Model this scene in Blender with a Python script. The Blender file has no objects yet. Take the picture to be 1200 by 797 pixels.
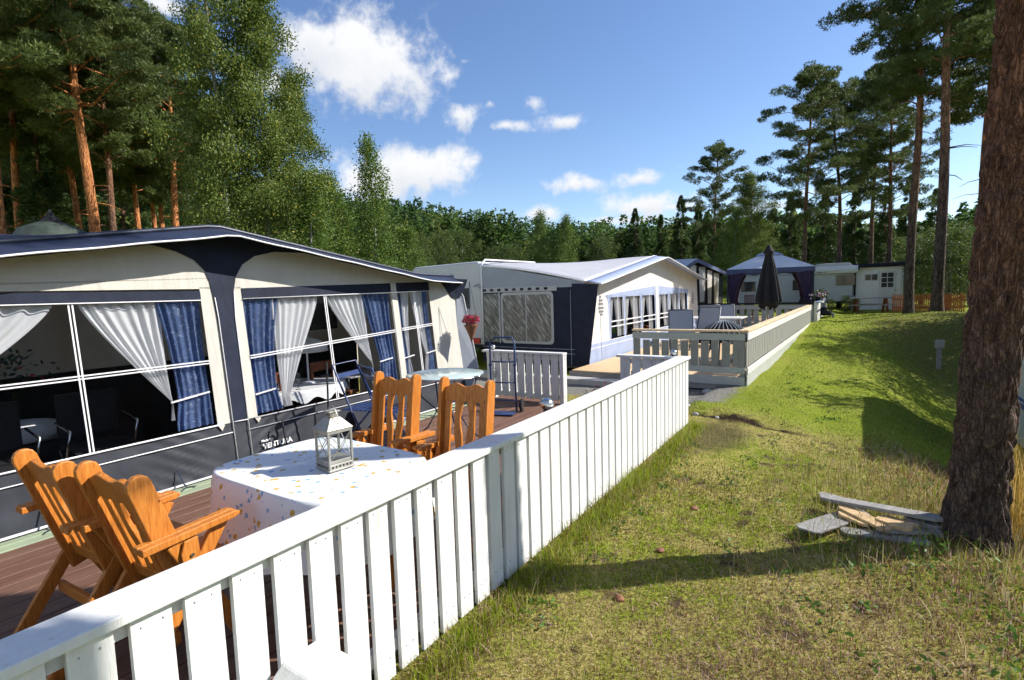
import bpy, math, random
import numpy as np
from mathutils import Vector, Matrix, noise as mnoise
random.seed(7); rng = np.random.default_rng(7)
R = math.radians
C = bpy.context.scene.collection
H = 1.75                                    # eye height above the lawn
SUN_AZ = math.atan2(.78, .626)              # from +Y towards +X
SUN_EL = R(38)

# ------------------------------------------------------------------ helpers
class MB:
    def __init__(s): s.v = []; s.f = []; s.mi = []
    def add(s, vs, fs, mi=0):
        b = len(s.v); s.v += [tuple(p) for p in vs]
        s.f += [tuple(b + i for i in f) for f in fs]; s.mi += [mi] * len(fs)
        return s
    def box(s, c, d, rot=None, mi=0):
        vs = [Vector((sx * d[0] / 2, sy * d[1] / 2, sz * d[2] / 2)) for sx in (-1, 1) for sy in (-1, 1) for sz in (-1, 1)]
        if rot is not None: vs = [rot @ p for p in vs]
        c = Vector(c); vs = [p + c for p in vs]
        return s.add(vs, [(0, 1, 3, 2), (4, 6, 7, 5), (0, 4, 5, 1), (2, 3, 7, 6), (0, 2, 6, 4), (1, 5, 7, 3)], mi)
    def span(s, a, b, mi=0):
        return s.box([(a[i] + b[i]) / 2 for i in range(3)], [abs(b[i] - a[i]) for i in range(3)], None, mi)
    def bar(s, p, q, w, h, up=(0, 0, 1), mi=0):
        p = Vector(p); q = Vector(q); y = (q - p); L = y.length; y.normalize()
        x = y.cross(Vector(up))
        if x.length < 1e-4: x = Vector((1, 0, 0))
        x.normalize(); z = x.cross(y)
        return s.box((p + q) / 2, (w, L, h), Matrix((x, y, z)).transposed(), mi)
    def tube(s, pts, r, n=8, mi=0, cap=True):
        pts = [Vector(p) for p in pts]
        rs = r if isinstance(r, (list, tuple)) else [r] * len(pts)
        vs = []; fs = []; u = None
        for i, p in enumerate(pts):
            t = (pts[min(i + 1, len(pts) - 1)] - pts[max(i - 1, 0)]).normalized()
            if u is None: u = t.orthogonal().normalized()
            else:
                u = u - t * u.dot(t); u = u.normalized() if u.length > 1e-6 else t.orthogonal().normalized()
            w = t.cross(u)
            for k in range(n):
                a = 2 * math.pi * k / n; vs.append(p + (u * math.cos(a) + w * math.sin(a)) * rs[i])
        for i in range(len(pts) - 1):
            for k in range(n):
                k2 = (k + 1) % n; fs.append((i * n + k, i * n + k2, (i + 1) * n + k2, (i + 1) * n + k))
        if cap: fs.append(tuple(range(n))[::-1]); fs.append(tuple((len(pts) - 1) * n + k for k in range(n)))
        return s.add(vs, fs, mi)
    def lathe(s, prof, c=(0, 0, 0), n=16, mi=0):
        vs = []; fs = []; c = Vector(c)
        for r, z in prof:
            for k in range(n):
                a = 2 * math.pi * k / n; vs.append(c + Vector((r * math.cos(a), r * math.sin(a), z)))
        for i in range(len(prof) - 1):
            for k in range(n):
                k2 = (k + 1) % n; fs.append((i * n + k, i * n + k2, (i + 1) * n + k2, (i + 1) * n + k))
        fs.append(tuple(range(n))[::-1]); fs.append(tuple((len(prof) - 1) * n + k for k in range(n)))
        return s.add(vs, fs, mi)
    def prism(s, P, fn, mi=0):
        """outline P of 2-D points; fn(a, b, side) -> 3-D point for side 0 / 1"""
        n = len(P)
        vs = [fn(a, b, 0) for a, b in P] + [fn(a, b, 1) for a, b in P]
        fs = [tuple(range(n))[::-1], tuple(range(n, 2 * n))] + [(i, (i + 1) % n, n + (i + 1) % n, n + i) for i in range(n)]
        return s.add(vs, fs, mi)
    def grid(s, fn, nu, nv, mi=0):
        vs = [fn(i / nu, j / nv) for j in range(nv + 1) for i in range(nu + 1)]
        fs = [(j * (nu + 1) + i, j * (nu + 1) + i + 1, (j + 1) * (nu + 1) + i + 1, (j + 1) * (nu + 1) + i) for j in range(nv) for i in range(nu)]
        return s.add(vs, fs, mi)
    def build(s, name, mats, parent=None, smooth=False, bevel=0, world=False, solid=0):
        me = bpy.data.meshes.new(name)
        vs = s.v
        if world and parent is not None:
            L = parent.location
            vs = [(a - L.x, b - L.y, c - L.z) for a, b, c in vs]
        me.from_pydata([tuple(p) for p in vs], [], s.f)
        if not isinstance(mats, (list, tuple)): mats = [mats]
        for m in mats: me.materials.append(m)
        if len(mats) > 1: me.polygons.foreach_set('material_index', s.mi)
        if smooth: me.polygons.foreach_set('use_smooth', [True] * len(me.polygons))
        me.update()
        o = bpy.data.objects.new(name, me); C.objects.link(o)
        if parent is not None: o.parent = parent
        if solid:
            md = o.modifiers.new('s', 'SOLIDIFY'); md.thickness = solid; md.offset = 0
        if bevel:
            md = o.modifiers.new('b', 'BEVEL'); md.width = bevel; md.segments = 2; md.limit_method = 'ANGLE'
        return o

def npmesh(name, verts, faces, mats, parent=None, colors=None, smooth=False, mi=None):
    """verts (n,3), faces (m,k) numpy; colors (n,3) -> point attribute 'tint'"""
    me = bpy.data.meshes.new(name)
    me.vertices.add(len(verts)); me.vertices.foreach_set('co', np.asarray(verts, np.float32).ravel())
    k = faces.shape[1]; me.loops.add(faces.size); me.loops.foreach_set('vertex_index', faces.astype(np.int32).ravel())
    me.polygons.add(len(faces)); me.polygons.foreach_set('loop_start', np.arange(0, faces.size, k, dtype=np.int32))
    me.polygons.foreach_set('loop_total', np.full(len(faces), k, np.int32))
    if smooth: me.polygons.foreach_set('use_smooth', np.ones(len(faces), bool))
    if not isinstance(mats, (list, tuple)): mats = [mats]
    for m in mats: me.materials.append(m)
    if mi is not None: me.polygons.foreach_set('material_index', mi.astype(np.int32))
    if colors is not None:
        at = me.attributes.new('tint', 'FLOAT_COLOR', 'POINT')
        c4 = np.ones((len(verts), 4), np.float32); c4[:, :3] = colors; at.data.foreach_set('color', c4.ravel())
    me.update(); me.validate()
    o = bpy.data.objects.new(name, me); C.objects.link(o)
    if parent is not None: o.parent = parent
    return o

def tag(o, label=None, cat=None, group=None, kind=None):
    if label: o['label'] = label
    if cat: o['category'] = cat
    if group: o['group'] = group
    if kind: o['kind'] = kind
    return o
def thing(name, loc, label, cat, group=None, rz=0):
    o = bpy.data.objects.new(name, None); C.objects.link(o); o.location = loc; o.rotation_euler = (0, 0, rz)
    o.empty_display_size = .2
    return tag(o, label, cat, group)
def copy_tree(o, loc=None, rz=None, label=None, scale=None, parent=None, group=None):
    c = o.copy(); C.objects.link(c); c.parent = parent
    if loc is not None: c.location = loc
    if rz is not None: c.rotation_euler = (0, 0, rz)
    if scale is not None: c.scale = scale if isinstance(scale, (tuple, list)) else (scale,) * 3
    if label: c['label'] = label
    if group: c['group'] = group
    for ch in list(o.children): copy_tree(ch, parent=c)
    return c

# ------------------------------------------------------------------ materials
def mat(name, col, rough=.6, var=.12, scale=6, stretch=(1, 1, 1), bump=0, bscale=60, bstretch=None, metal=0, col2=None, spec=.5, trans=0, tcol=None, bdist=.01):
    m = bpy.data.materials.new(name); m.use_nodes = True; nt = m.node_tree; N = nt.nodes; L = nt.links
    b = N['Principled BSDF']; b.inputs['Roughness'].default_value = rough; b.inputs['Metallic'].default_value = metal
    b.inputs['Specular IOR Level'].default_value = spec
    tc = N.new('ShaderNodeTexCoord'); mp = N.new('ShaderNodeMapping'); mp.inputs['Scale'].default_value = stretch
    L.new(tc.outputs['Object'], mp.inputs['Vector'])
    nz = N.new('ShaderNodeTexNoise'); nz.inputs['Scale'].default_value = scale; nz.inputs['Detail'].default_value = 5
    nz.inputs['Roughness'].default_value = .6; L.new(mp.outputs[0], nz.inputs['Vector'])
    rp = N.new('ShaderNodeValToRGB'); rp.color_ramp.elements[0].position = .3; rp.color_ramp.elements[1].position = .7
    c2 = col2 or tuple(min(1, c * (1 + var)) for c in col); c1 = col if col2 else tuple(c * (1 - var) for c in col)
    rp.color_ramp.elements[0].color = (*c1, 1); rp.color_ramp.elements[1].color = (*c2, 1)
    L.new(nz.outputs[0], rp.inputs[0]); L.new(rp.outputs[0], b.inputs['Base Color'])
    if bump:
        mp2 = N.new('ShaderNodeMapping'); mp2.inputs['Scale'].default_value = bstretch or stretch; L.new(tc.outputs['Object'], mp2.inputs['Vector'])
        n2 = N.new('ShaderNodeTexNoise'); n2.inputs['Scale'].default_value = bscale; n2.inputs['Detail'].default_value = 4; L.new(mp2.outputs[0], n2.inputs['Vector'])
        bp = N.new('ShaderNodeBump'); bp.inputs['Strength'].default_value = bump; bp.inputs['Distance'].default_value = bdist
        L.new(n2.outputs[0], bp.inputs['Height']); L.new(bp.outputs[0], b.inputs['Normal'])
    if trans:
        t = N.new('ShaderNodeBsdfTranslucent'); mx = N.new('ShaderNodeMixShader'); mx.inputs[0].default_value = trans
        if tcol: t.inputs['Color'].default_value = (*tcol, 1)
        else: L.new(rp.outputs[0], t.inputs['Color'])
        L.new(b.outputs[0], mx.inputs[1]); L.new(t.outputs[0], mx.inputs[2]); L.new(mx.outputs[0], N['Material Output'].inputs[0])
    m['ramp'] = rp.name
    return m

def node_col(m): return m.node_tree.nodes[m['ramp']]
def overlay(m, maskfn, col, fac=1.0):
    """mix col over the base colour where a procedural mask is 1"""
    nt = m.node_tree; N = nt.nodes; L = nt.links; rp = node_col(m)
    tgt = [l.to_socket for l in nt.links if l.from_node == rp]
    src = rp.outputs[0]
    if m.get('last'): src = N[m['last']].outputs[2]; tgt = [l.to_socket for l in nt.links if l.from_node == N[m['last']]]
    mx = N.new('ShaderNodeMix'); mx.data_type = 'RGBA'
    L.new(src, mx.inputs[6]); mx.inputs[7].default_value = (*col, 1)
    mk = maskfn(nt)
    ml = N.new('ShaderNodeMath'); ml.operation = 'MULTIPLY'; ml.inputs[1].default_value = fac; L.new(mk, ml.inputs[0]); L.new(ml.outputs[0], mx.inputs[0])
    for t in tgt: L.new(mx.outputs[2], t)
    m['last'] = mx.name
    return m
def m_noise(scale, lo, hi, stretch=(1, 1, 1), seed=0, detail=3, rot=0):
    def f(nt):
        N = nt.nodes; L = nt.links
        tc = N.new('ShaderNodeTexCoord'); mp = N.new('ShaderNodeMapping'); mp.inputs['Scale'].default_value = stretch; mp.inputs['Location'].default_value = (seed, seed * 1.7, seed * .3)
        rv = N.new('ShaderNodeMapping'); rv.inputs['Rotation'].default_value = (0, rot, 0); L.new(tc.outputs['Object'], rv.inputs['Vector']); L.new(rv.outputs[0], mp.inputs['Vector'])
        nz = N.new('ShaderNodeTexNoise'); nz.inputs['Scale'].default_value = scale; nz.inputs['Detail'].default_value = detail; L.new(mp.outputs[0], nz.inputs['Vector'])
        mr = N.new('ShaderNodeMapRange'); mr.inputs[1].default_value = lo; mr.inputs[2].default_value = hi; L.new(nz.outputs[0], mr.inputs[0]); return mr.outputs[0]
    return f
def m_line(scale, w, stretch=(1, 1, 1), seed=0):      # thin contour lines of a noise
    def f(nt):
        N = nt.nodes; L = nt.links
        tc = N.new('ShaderNodeTexCoord'); mp = N.new('ShaderNodeMapping'); mp.inputs['Scale'].default_value = stretch; mp.inputs['Location'].default_value = (seed, 0, 0)
        L.new(tc.outputs['Object'], mp.inputs['Vector'])
        nz = N.new('ShaderNodeTexNoise'); nz.inputs['Scale'].default_value = scale; nz.inputs['Detail'].default_value = 1; L.new(mp.outputs[0], nz.inputs['Vector'])
        a = N.new('ShaderNodeMath'); a.operation = 'SUBTRACT'; a.inputs[1].default_value = .5; L.new(nz.outputs[0], a.inputs[0])
        b = N.new('ShaderNodeMath'); b.operation = 'ABSOLUTE'; L.new(a.outputs[0], b.inputs[0])
        mr = N.new('ShaderNodeMapRange'); mr.inputs[1].default_value = 0; mr.inputs[2].default_value = w; mr.inputs[3].default_value = 1; mr.inputs[4].default_value = 0
        L.new(b.outputs[0], mr.inputs[0]); return mr.outputs[0]
    return f
def m_dots(scale, r, seed=0, thr=.0):
    def f(nt):
        N = nt.nodes; L = nt.links
        tc = N.new('ShaderNodeTexCoord'); mp = N.new('ShaderNodeMapping'); mp.inputs['Location'].default_value = (seed, seed, seed)
        L.new(tc.outputs['Object'], mp.inputs['Vector'])
        v = N.new('ShaderNodeTexVoronoi'); v.inputs['Scale'].default_value = scale; L.new(mp.outputs[0], v.inputs['Vector'])
        nz = N.new('ShaderNodeTexNoise'); nz.inputs['Scale'].default_value = scale * 5; L.new(tc.outputs['Object'], nz.inputs['Vector'])
        ad = N.new('ShaderNodeMath'); ad.operation = 'MULTIPLY_ADD'; ad.inputs[1].default_value = .35; L.new(nz.outputs[0], ad.inputs[0]); L.new(v.outputs['Distance'], ad.inputs[2])
        lt = N.new('ShaderNodeMath'); lt.operation = 'LESS_THAN'; lt.inputs[1].default_value = r + .175; L.new(ad.outputs[0], lt.inputs[0])
        sp = N.new('ShaderNodeSeparateColor'); L.new(v.outputs['Color'], sp.inputs[0])
        g = N.new('ShaderNodeMath'); g.operation = 'GREATER_THAN'; g.inputs[1].default_value = thr; L.new(sp.outputs[0], g.inputs[0])
        ml = N.new('ShaderNodeMath'); ml.operation = 'MULTIPLY'; L.new(lt.outputs[0], ml.inputs[0]); L.new(g.outputs[0], ml.inputs[1]); return ml.outputs[0]
    return f

M = {}
M['white'] = mat('white_paint', (.70, .70, .68), .5, .07, 9, (3, 3, .4), .25, 70, (4, 4, .5))
overlay(M['white'], m_noise(30, .66, .74, (1, 1, .15), 3), (.50, .48, .42), .6)
overlay(M['white'], m_noise(7, .60, .78, (1, 1, .35), 12, 6), (.46, .47, .38), .4)
M['greyfence'] = mat('grey_stain', (.27, .27, .24), .7, .18, 6, (6, 6, .6), .3, 60, (5, 5, .4))
M['greyboard'] = mat('pale_board', (.42, .44, .41), .6, .1, 6, (1, 1, 6), .2)
M['lightwood'] = mat('new_wood', (.70, .52, .32), .65, .16, 6, (1, .3, 1), .2)
M['deck'] = mat('deck_wood', (.11, .042, .024), .5, .4, 5, (9, .5, 1), .5, 60, (12, .6, 1), col2=(.19, .10, .066))
overlay(M['deck'], m_noise(3, .5, .7, (4, .6, 1), 4), (.19, .12, .085), .5)
M['deck2'] = mat('deck_pale', (.62, .45, .26), .6, .2, 5, (.5, 6, 1), .2)
M['greenboard'] = mat('green_board', (.30, .36, .24), .6, .15, 5, (5, .5, 1), .3)
M['pine'] = mat('orange_pine', (.42, .13, .018), .4, .2, 5, (14, 14, 1.6), .12, 50, (10, 10, 1), col2=(.62, .24, .045), spec=.35)
overlay(M['pine'], m_noise(9, .5, .72, (18, 18, 1.2), 4, 5), (.24, .06, .008), .55)
overlay(M['pine'], m_dots(11, .06, 2, .30), (.12, .03, .006), .85)
M['pine_far'] = mat('orange_pine_dark', (.46, .17, .035), .4, .2, 5, (14, 14, 1.6), .12, 50, (10, 10, 1), col2=(.62, .28, .07))
overlay(M['pine_far'], m_dots(9, .06, 6, .45), (.2, .06, .01), .8)
M['cloth'] = mat('cotton_print', (.84, .84, .84), .8, .03, 3, bump=.15, bscale=12, trans=.12)
overlay(M['cloth'], m_dots(17, .21, 1, .25), (.14, .38, .70), .85)
overlay(M['cloth'], m_dots(15, .21, 5, .2), (.60, .38, .03), .95)
overlay(M['cloth'], m_dots(27, .10, 9, .3), (.30, .34, .42), .8)
M['steel'] = mat('steel', (.62, .62, .60), .25, .05, metal=1)
M['lantern'] = mat('lantern_tin', (.37, .36, .32), .45, .2, 20, metal=.6)
M['darkmetal'] = mat('dark_metal', (.03, .04, .07), .4, .2)
M['bluemetal'] = mat('blue_metal', (.02, .04, .13), .35, .2)
M['black'] = mat('black_fabric', (.009, .009, .011), .85, .25, 12, bump=.3, bscale=20)
M['navy'] = mat('navy_canvas', (.012, .017, .036), .75, .25, 5, bump=.6, bscale=4, spec=.3, bstretch=(1, 1, .4), bdist=.05)
M['navyroof'] = mat('navy_roof', (.022, .028, .055), .42, .35, 7, bump=.15, bscale=12)
M['charcoal'] = mat('charcoal_skirt', (.024, .027, .037), .6, .25, 4, (1, 1, 1), .5, 9, (1, 1, .6))
M['piping'] = mat('white_piping', (.72, .72, .74), .5, .04)
M['cream'] = mat('cream_canvas', (.66, .635, .57), .8, .06, 3, bump=.55, bscale=4.5, bstretch=(1, 1.4, .35), trans=.22, bdist=.05)
overlay(M['cream'], m_noise(3, .55, .75, (1, 1, .5), 8, 6), (.52, .49, .40), .35)
M['creamwhite'] = mat('pale_canvas', (.74, .71, .66), .8, .05, 3, bump=.5, bscale=3, trans=.15, bdist=.06)
M['sheer'] = mat('white_curtain', (.86, .86, .87), .9, .04, 9, trans=.35)
M['bluecurtain'] = mat('blue_curtain', (.075, .13, .29), .7, .3, 6, (1, 1, .4), trans=.35, tcol=(.08, .16, .42))
overlay(M['bluecurtain'], m_line(11, .012, (1, 1, 1.4)), (.55, .62, .78), .8)
overlay(M['bluecurtain'], m_line(17, .008, (1, 1, .7), 5), (.55, .62, .78), .7)
M['greyroof'] = mat('grey_roof_fabric', (.43, .43, .46), .6, .06, 3, bump=.2, bscale=5)
M['greyside'] = mat('grey_side_fabric', (.30, .33, .38), .7, .06, 3, bump=.2, bscale=5)
M['pavilion'] = mat('pale_pavilion_roof', (.66, .67, .72), .7, .06, 3)
M['valance'] = mat('dark_blue_valance', (.07, .09, .18), .7, .1)
M['bluegrey'] = mat('bluegrey_fabric', (.30, .36, .52), .7, .08, 3, bump=.2, bscale=7)
M['greyframe'] = mat('grey_window_frame', (.42, .42, .42), .6, .05)
M['caravan'] = mat('caravan_shell', (.47, .49, .51), .3, .04, 2, bump=.1, bscale=30)
M['red'] = mat('red_lamp', (.45, .02, .02), .25, .1)
M['darkglass'] = mat('dark_glass', (.05, .05, .055), .08, .3, 2)
M['purple'] = mat('purple_curtain', (.055, .035, .085), .8, .2)
M['lilac'] = mat('lilac_sheer', (.34, .27, .38), .8, .1, trans=.3)
M['cabin'] = mat('cabin_board', (.86, .86, .82), .6, .05, 4, bump=.6, bscale=20, bstretch=(.1, .1, 6))
M['redfence'] = mat('red_brown_fence', (.42, .13, .04), .7, .25, 8)
M['flower'] = mat('flower_red', (.62, .03, .10), .6, .4, 40, trans=.2)
M['wicker'] = mat('wicker', (.22, .09, .04), .7, .5, 40, (1, 1, 3), .6, 60)
M['soilgravel'] = mat('earthy_gravel', (.13, .12, .10), .95, .5, 30, bump=1, bscale=50, col2=(.32, .30, .26))
M['gravel'] = mat('gravel', (.22, .22, .22), .9, .5, 40, bump=1, bscale=60, col2=(.45, .44, .42))
M['concrete'] = mat('concrete', (.42, .41, .40), .85, .12, 8, bump=.4)
M['oldwood'] = mat('weathered_wood', (.26, .25, .24), .85, .25, 8, (3, .5, 3), .5, 40, (6, .6, 6))
M['cutwood'] = mat('cut_wood', (.56, .38, .20), .75, .25, 12, (3, .5, 3), .3)
M['lampwhite'] = mat('lamp_white', (.78, .78, .76), .5, .03, trans=.3)
M['lace'] = mat('lace_white', (.75, .75, .76), .8, .08, 30)
M['brownchair'] = mat('brown_wood', (.22, .07, .025), .5, .3)
M['interior'] = mat('interior_cream', (.62, .56, .45), .8, .08)
M['floor'] = mat('awning_floor', (.09, .07, .06), .8, .3)
M['tan'] = mat('tan_roller', (.50, .52, .50), .5, .05)
M['camo'] = mat('green_canvas', (.035, .05, .04), .7, .5, 4)
M['textwhite'] = mat('printed_white', (.78, .78, .80), .6, .02)
M['logogrey'] = mat('printed_grey', (.16, .17, .18), .6, .05)

def glassmat(name, tint=(1, 1, 1), gl=.08, rough=.03, fk=1.0):
    m = bpy.data.materials.new(name); m.use_nodes = True; nt = m.node_tree; N = nt.nodes; L = nt.links
    N.remove(N['Principled BSDF'])
    t = N.new('ShaderNodeBsdfTransparent'); t.inputs[0].default_value = (*tint, 1)
    g = N.new('ShaderNodeBsdfGlossy'); g.inputs['Roughness'].default_value = rough
    fr = N.new('ShaderNodeFresnel'); fr.inputs[0].default_value = 1.45
    ad = N.new('ShaderNodeMath'); ad.operation = 'MULTIPLY_ADD'; ad.inputs[1].default_value = fk; ad.inputs[2].default_value = gl; L.new(fr.outputs[0], ad.inputs[0])
    mx = N.new('ShaderNodeMixShader'); L.new(ad.outputs[0], mx.inputs[0]); L.new(t.outputs[0], mx.inputs[1]); L.new(g.outputs[0], mx.inputs[2])
    L.new(mx.outputs[0], N['Material Output'].inputs[0]); return m
M['pane'] = glassmat('clear_vinyl', (.92, .93, .94), .0, .05, .22)
M['glasstop'] = mat('sky_tinted_glass', (.50, .60, .58), .08, .05, spec=.8)  # pale opaque colour stands in for bright sky reflected in the table top
M['lglass'] = glassmat('lantern_glass', (.92, .94, .94), .03)
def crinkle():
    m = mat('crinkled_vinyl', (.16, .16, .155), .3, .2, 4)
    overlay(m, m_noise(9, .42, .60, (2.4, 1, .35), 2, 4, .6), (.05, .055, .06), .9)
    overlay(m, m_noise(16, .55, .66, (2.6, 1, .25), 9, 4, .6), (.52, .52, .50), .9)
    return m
def crinkle2():
    m = mat('crinkled_vinyl_window', (.20, .20, .19), .25, .2, 4)
    nt = m.node_tree; N = nt.nodes; L = nt.links
    return m
M['crinkle'] = crinkle()
M['crinkle'].node_tree.nodes['Principled BSDF'].inputs['Roughness'].default_value = .25

def leafmat(name, rough=.55, tr=.35):
    """colour comes from a per-leaf albedo attribute"""
    m = bpy.data.materials.new(name); m.use_nodes = True; nt = m.node_tree; N = nt.nodes; L = nt.links
    b = N['Principled BSDF']; b.inputs['Roughness'].default_value = rough; b.inputs['Specular IOR Level'].default_value = .3
    a = N.new('ShaderNodeAttribute'); a.attribute_name = 'tint'; L.new(a.outputs['Color'], b.inputs['Base Color'])
    t = N.new('ShaderNodeBsdfTranslucent'); L.new(a.outputs['Color'], t.inputs[0])
    mx = N.new('ShaderNodeMixShader'); mx.inputs[0].default_value = tr
    L.new(b.outputs[0], mx.inputs[1]); L.new(t.outputs[0], mx.inputs[2]); L.new(mx.outputs[0], N['Material Output'].inputs[0]); return m
M['leaf'] = leafmat('leaf'); M['needle'] = leafmat('needle', .5, .28); M['woodleaf'] = leafmat('wood_leaf', .6, .5); M['blade'] = leafmat('grass_blade', .5, .35)

def barkmat(name, low, high, z0, z1, scale=10, bump=1.0):
    m = bpy.data.materials.new(name); m.use_nodes = True; nt = m.node_tree; N = nt.nodes; L = nt.links
    b = N['Principled BSDF']; b.inputs['Roughness'].default_value = .9; b.inputs['Specular IOR Level'].default_value = .2
    tc = N.new('ShaderNodeTexCoord'); sp = N.new('ShaderNodeSeparateXYZ'); L.new(tc.outputs['Object'], sp.inputs[0])
    mp = N.new('ShaderNodeMapping'); mp.inputs['Scale'].default_value = (1, 1, .25); L.new(tc.outputs['Object'], mp.inputs[0])
    nz = N.new('ShaderNodeTexNoise'); nz.inputs['Scale'].default_value = scale; nz.inputs['Detail'].default_value = 6; nz.inputs['Roughness'].default_value = .7; L.new(mp.outputs[0], nz.inputs[0])
    vz = N.new('ShaderNodeTexVoronoi'); vz.inputs['Scale'].default_value = scale * 1.3; vz.feature = 'DISTANCE_TO_EDGE'; L.new(mp.outputs[0], vz.inputs[0])
    n3 = N.new('ShaderNodeTexNoise'); n3.inputs['Scale'].default_value = 1.2; L.new(tc.outputs['Object'], n3.inputs[0])
    ma = N.new('ShaderNodeMath'); ma.operation = 'MULTIPLY_ADD'; ma.inputs[1].default_value = (z1 - z0) * .8; L.new(n3.outputs[0], ma.inputs[0]); L.new(sp.outputs['Z'], ma.inputs[2])
    mr = N.new('ShaderNodeMapRange'); mr.inputs[1].default_value = z0; mr.inputs[2].default_value = z1 + (z1 - z0) * .4; L.new(ma.outputs[0], mr.inputs[0])
    def two(c):
        r = N.new('ShaderNodeValToRGB'); r.color_ramp.elements[0].position = .35; r.color_ramp.elements[1].position = .68
        r.color_ramp.elements[0].color = (*[x * .45 for x in c], 1); r.color_ramp.elements[1].color = (*[min(1, x * 1.5) for x in c], 1); L.new(nz.outputs[0], r.inputs[0]); return r
    r1, r2 = two(low), two(high)
    mx = N.new('ShaderNodeMix'); mx.data_type = 'RGBA'; L.new(mr.outputs[0], mx.inputs[0]); L.new(r1.outputs[0], mx.inputs[6]); L.new(r2.outputs[0], mx.inputs[7])
    L.new(mx.outputs[2], b.inputs['Base Color'])
    s = N.new('ShaderNodeMath'); s.operation = 'MINIMUM'; s.inputs[1].default_value = .25; L.new(vz.outputs[0], s.inputs[0])
    n5 = N.new('ShaderNodeTexNoise'); n5.inputs['Scale'].default_value = scale * .8; n5.inputs['Detail'].default_value = 4; L.new(mp.outputs[0], n5.inputs[0])
    vx = N.new('ShaderNodeVectorMath'); vx.operation = 'MULTIPLY_ADD'; vx.inputs[1].default_value = (.14, .14, .14); L.new(n5.outputs['Color'], vx.inputs[0]); L.new(mp.outputs[0], vx.inputs[2]); L.new(vx.outputs[0], vz.inputs[0])
    fs = N.new('ShaderNodeMapRange'); fs.inputs[1].default_value = .0; fs.inputs[2].default_value = .12; fs.inputs[3].default_value = .42; fs.inputs[4].default_value = 1.12; L.new(vz.outputs[0], fs.inputs[0])
    fm = N.new('ShaderNodeVectorMath'); fm.operation = 'SCALE'; L.new(mx.outputs[2], fm.inputs[0]); L.new(fs.outputs[0], fm.inputs['Scale']); L.new(fm.outputs[0], b.inputs['Base Color'])
    ad = N.new('ShaderNodeMath'); ad.operation = 'MULTIPLY_ADD'; ad.inputs[1].default_value = 2.5; L.new(s.outputs[0], ad.inputs[0]); L.new(nz.outputs[0], ad.inputs[2])
    bp = N.new('ShaderNodeBump'); bp.inputs['Strength'].default_value = bump; bp.inputs['Distance'].default_value = .03; L.new(ad.outputs[0], bp.inputs['Height']); L.new(bp.outputs[0], b.inputs['Normal'])
    return m
M['pinebark'] = barkmat('pine_bark', (.15, .095, .07), (.50, .20, .075), 1.5, 5)
M['pinebark_dark'] = barkmat('pine_bark_dark', (.10, .075, .06), (.30, .15, .08), 5, 10)
M['birchbark'] = barkmat('birch_bark', (.20, .18, .15), (.34, .33, .30), 1, 3, 5, .4)
# ------------------------------------------------------------------ camera, sky, sun
YAW, PITCH, ROLL = R(33.4), .09, .03
cy, sy, cp, sp_ = math.cos(YAW), math.sin(YAW), math.cos(PITCH), math.sin(PITCH)
fw = Vector((-sy * cp, cy * cp, -sp_)); rt = Vector((cy, sy, 0)); up = rt.cross(fw)
rr = math.cos(ROLL) * rt - math.sin(ROLL) * up; uu = math.sin(ROLL) * rt + math.cos(ROLL) * up
cam = bpy.data.cameras.new('camera'); cam.lens = 18.0; cam.sensor_width = 36; cam.clip_end = 5000; cam.clip_start = .05
co = bpy.data.objects.new('camera', cam); C.objects.link(co)
mt = Matrix((rr, uu, -fw)).transposed().to_4x4(); mt.translation = (0, 0, H); co.matrix_world = mt
bpy.context.scene.camera = co
def direction(px, py):
    """world direction of a place seen in the photograph"""
    return ((px - 600) * rr - (py - 398.5) * uu + 600 * fw)
def at(px, dist, py=335):
    d = direction(px, py); h = math.hypot(d.x, d.y); return d.x / h * dist, d.y / h * dist

sc = bpy.context.scene
sc.cycles.use_adaptive_sampling = True; sc.cycles.adaptive_threshold = .04; sc.cycles.max_bounces = 6; sc.cycles.diffuse_bounces = 3; sc.cycles.glossy_bounces = 3; sc.cycles.transparent_max_bounces = 10; sc.cycles.caustics_reflective = False; sc.cycles.caustics_refractive = False
sc.view_settings.view_transform = 'Standard'; sc.view_settings.look = 'None'; sc.view_settings.exposure = 0.62; sc.view_settings.gamma = 1
w = bpy.data.worlds.new('World'); sc.world = w; w.use_nodes = True
nt = w.node_tree; N = nt.nodes; L = nt.links; bg = N['Background']; bg.inputs[1].default_value = .08
sky = N.new('ShaderNodeTexSky'); sky.sky_type = 'NISHITA'; sky.sun_disc = False; sky.sun_elevation = SUN_EL; sky.sun_rotation = SUN_AZ
sky.air_density = 1.0; sky.dust_density = .3; sky.ozone_density = 1.6; sky.altitude = 300
tc = N.new('ShaderNodeTexCoord')
def vm(op, a, b):
    n = N.new('ShaderNodeVectorMath'); n.operation = op
    for i, x in enumerate((a, b)):
        if x is None: continue
        if hasattr(x, 'links'): L.new(x, n.inputs[i])
        else: n.inputs[i].default_value = x
    return n
def mth(op, a, b=0, c=0, clamp=False):
    n = N.new('ShaderNodeMath'); n.operation = op; n.use_clamp = clamp
    for i, x in enumerate((a, b, c)):
        if hasattr(x, 'links'): L.new(x, n.inputs[i])
        else: n.inputs[i].default_value = x
    return n.outputs[0]
D = vm('NORMALIZE', tc.outputs['Generated'], None).outputs[0]
nz = N.new('ShaderNodeTexNoise'); nz.inputs['Scale'].default_value = 7; nz.inputs['Detail'].default_value = 8; nz.inputs['Roughness'].default_value = .62; L.new(D, nz.inputs[0])
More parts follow.
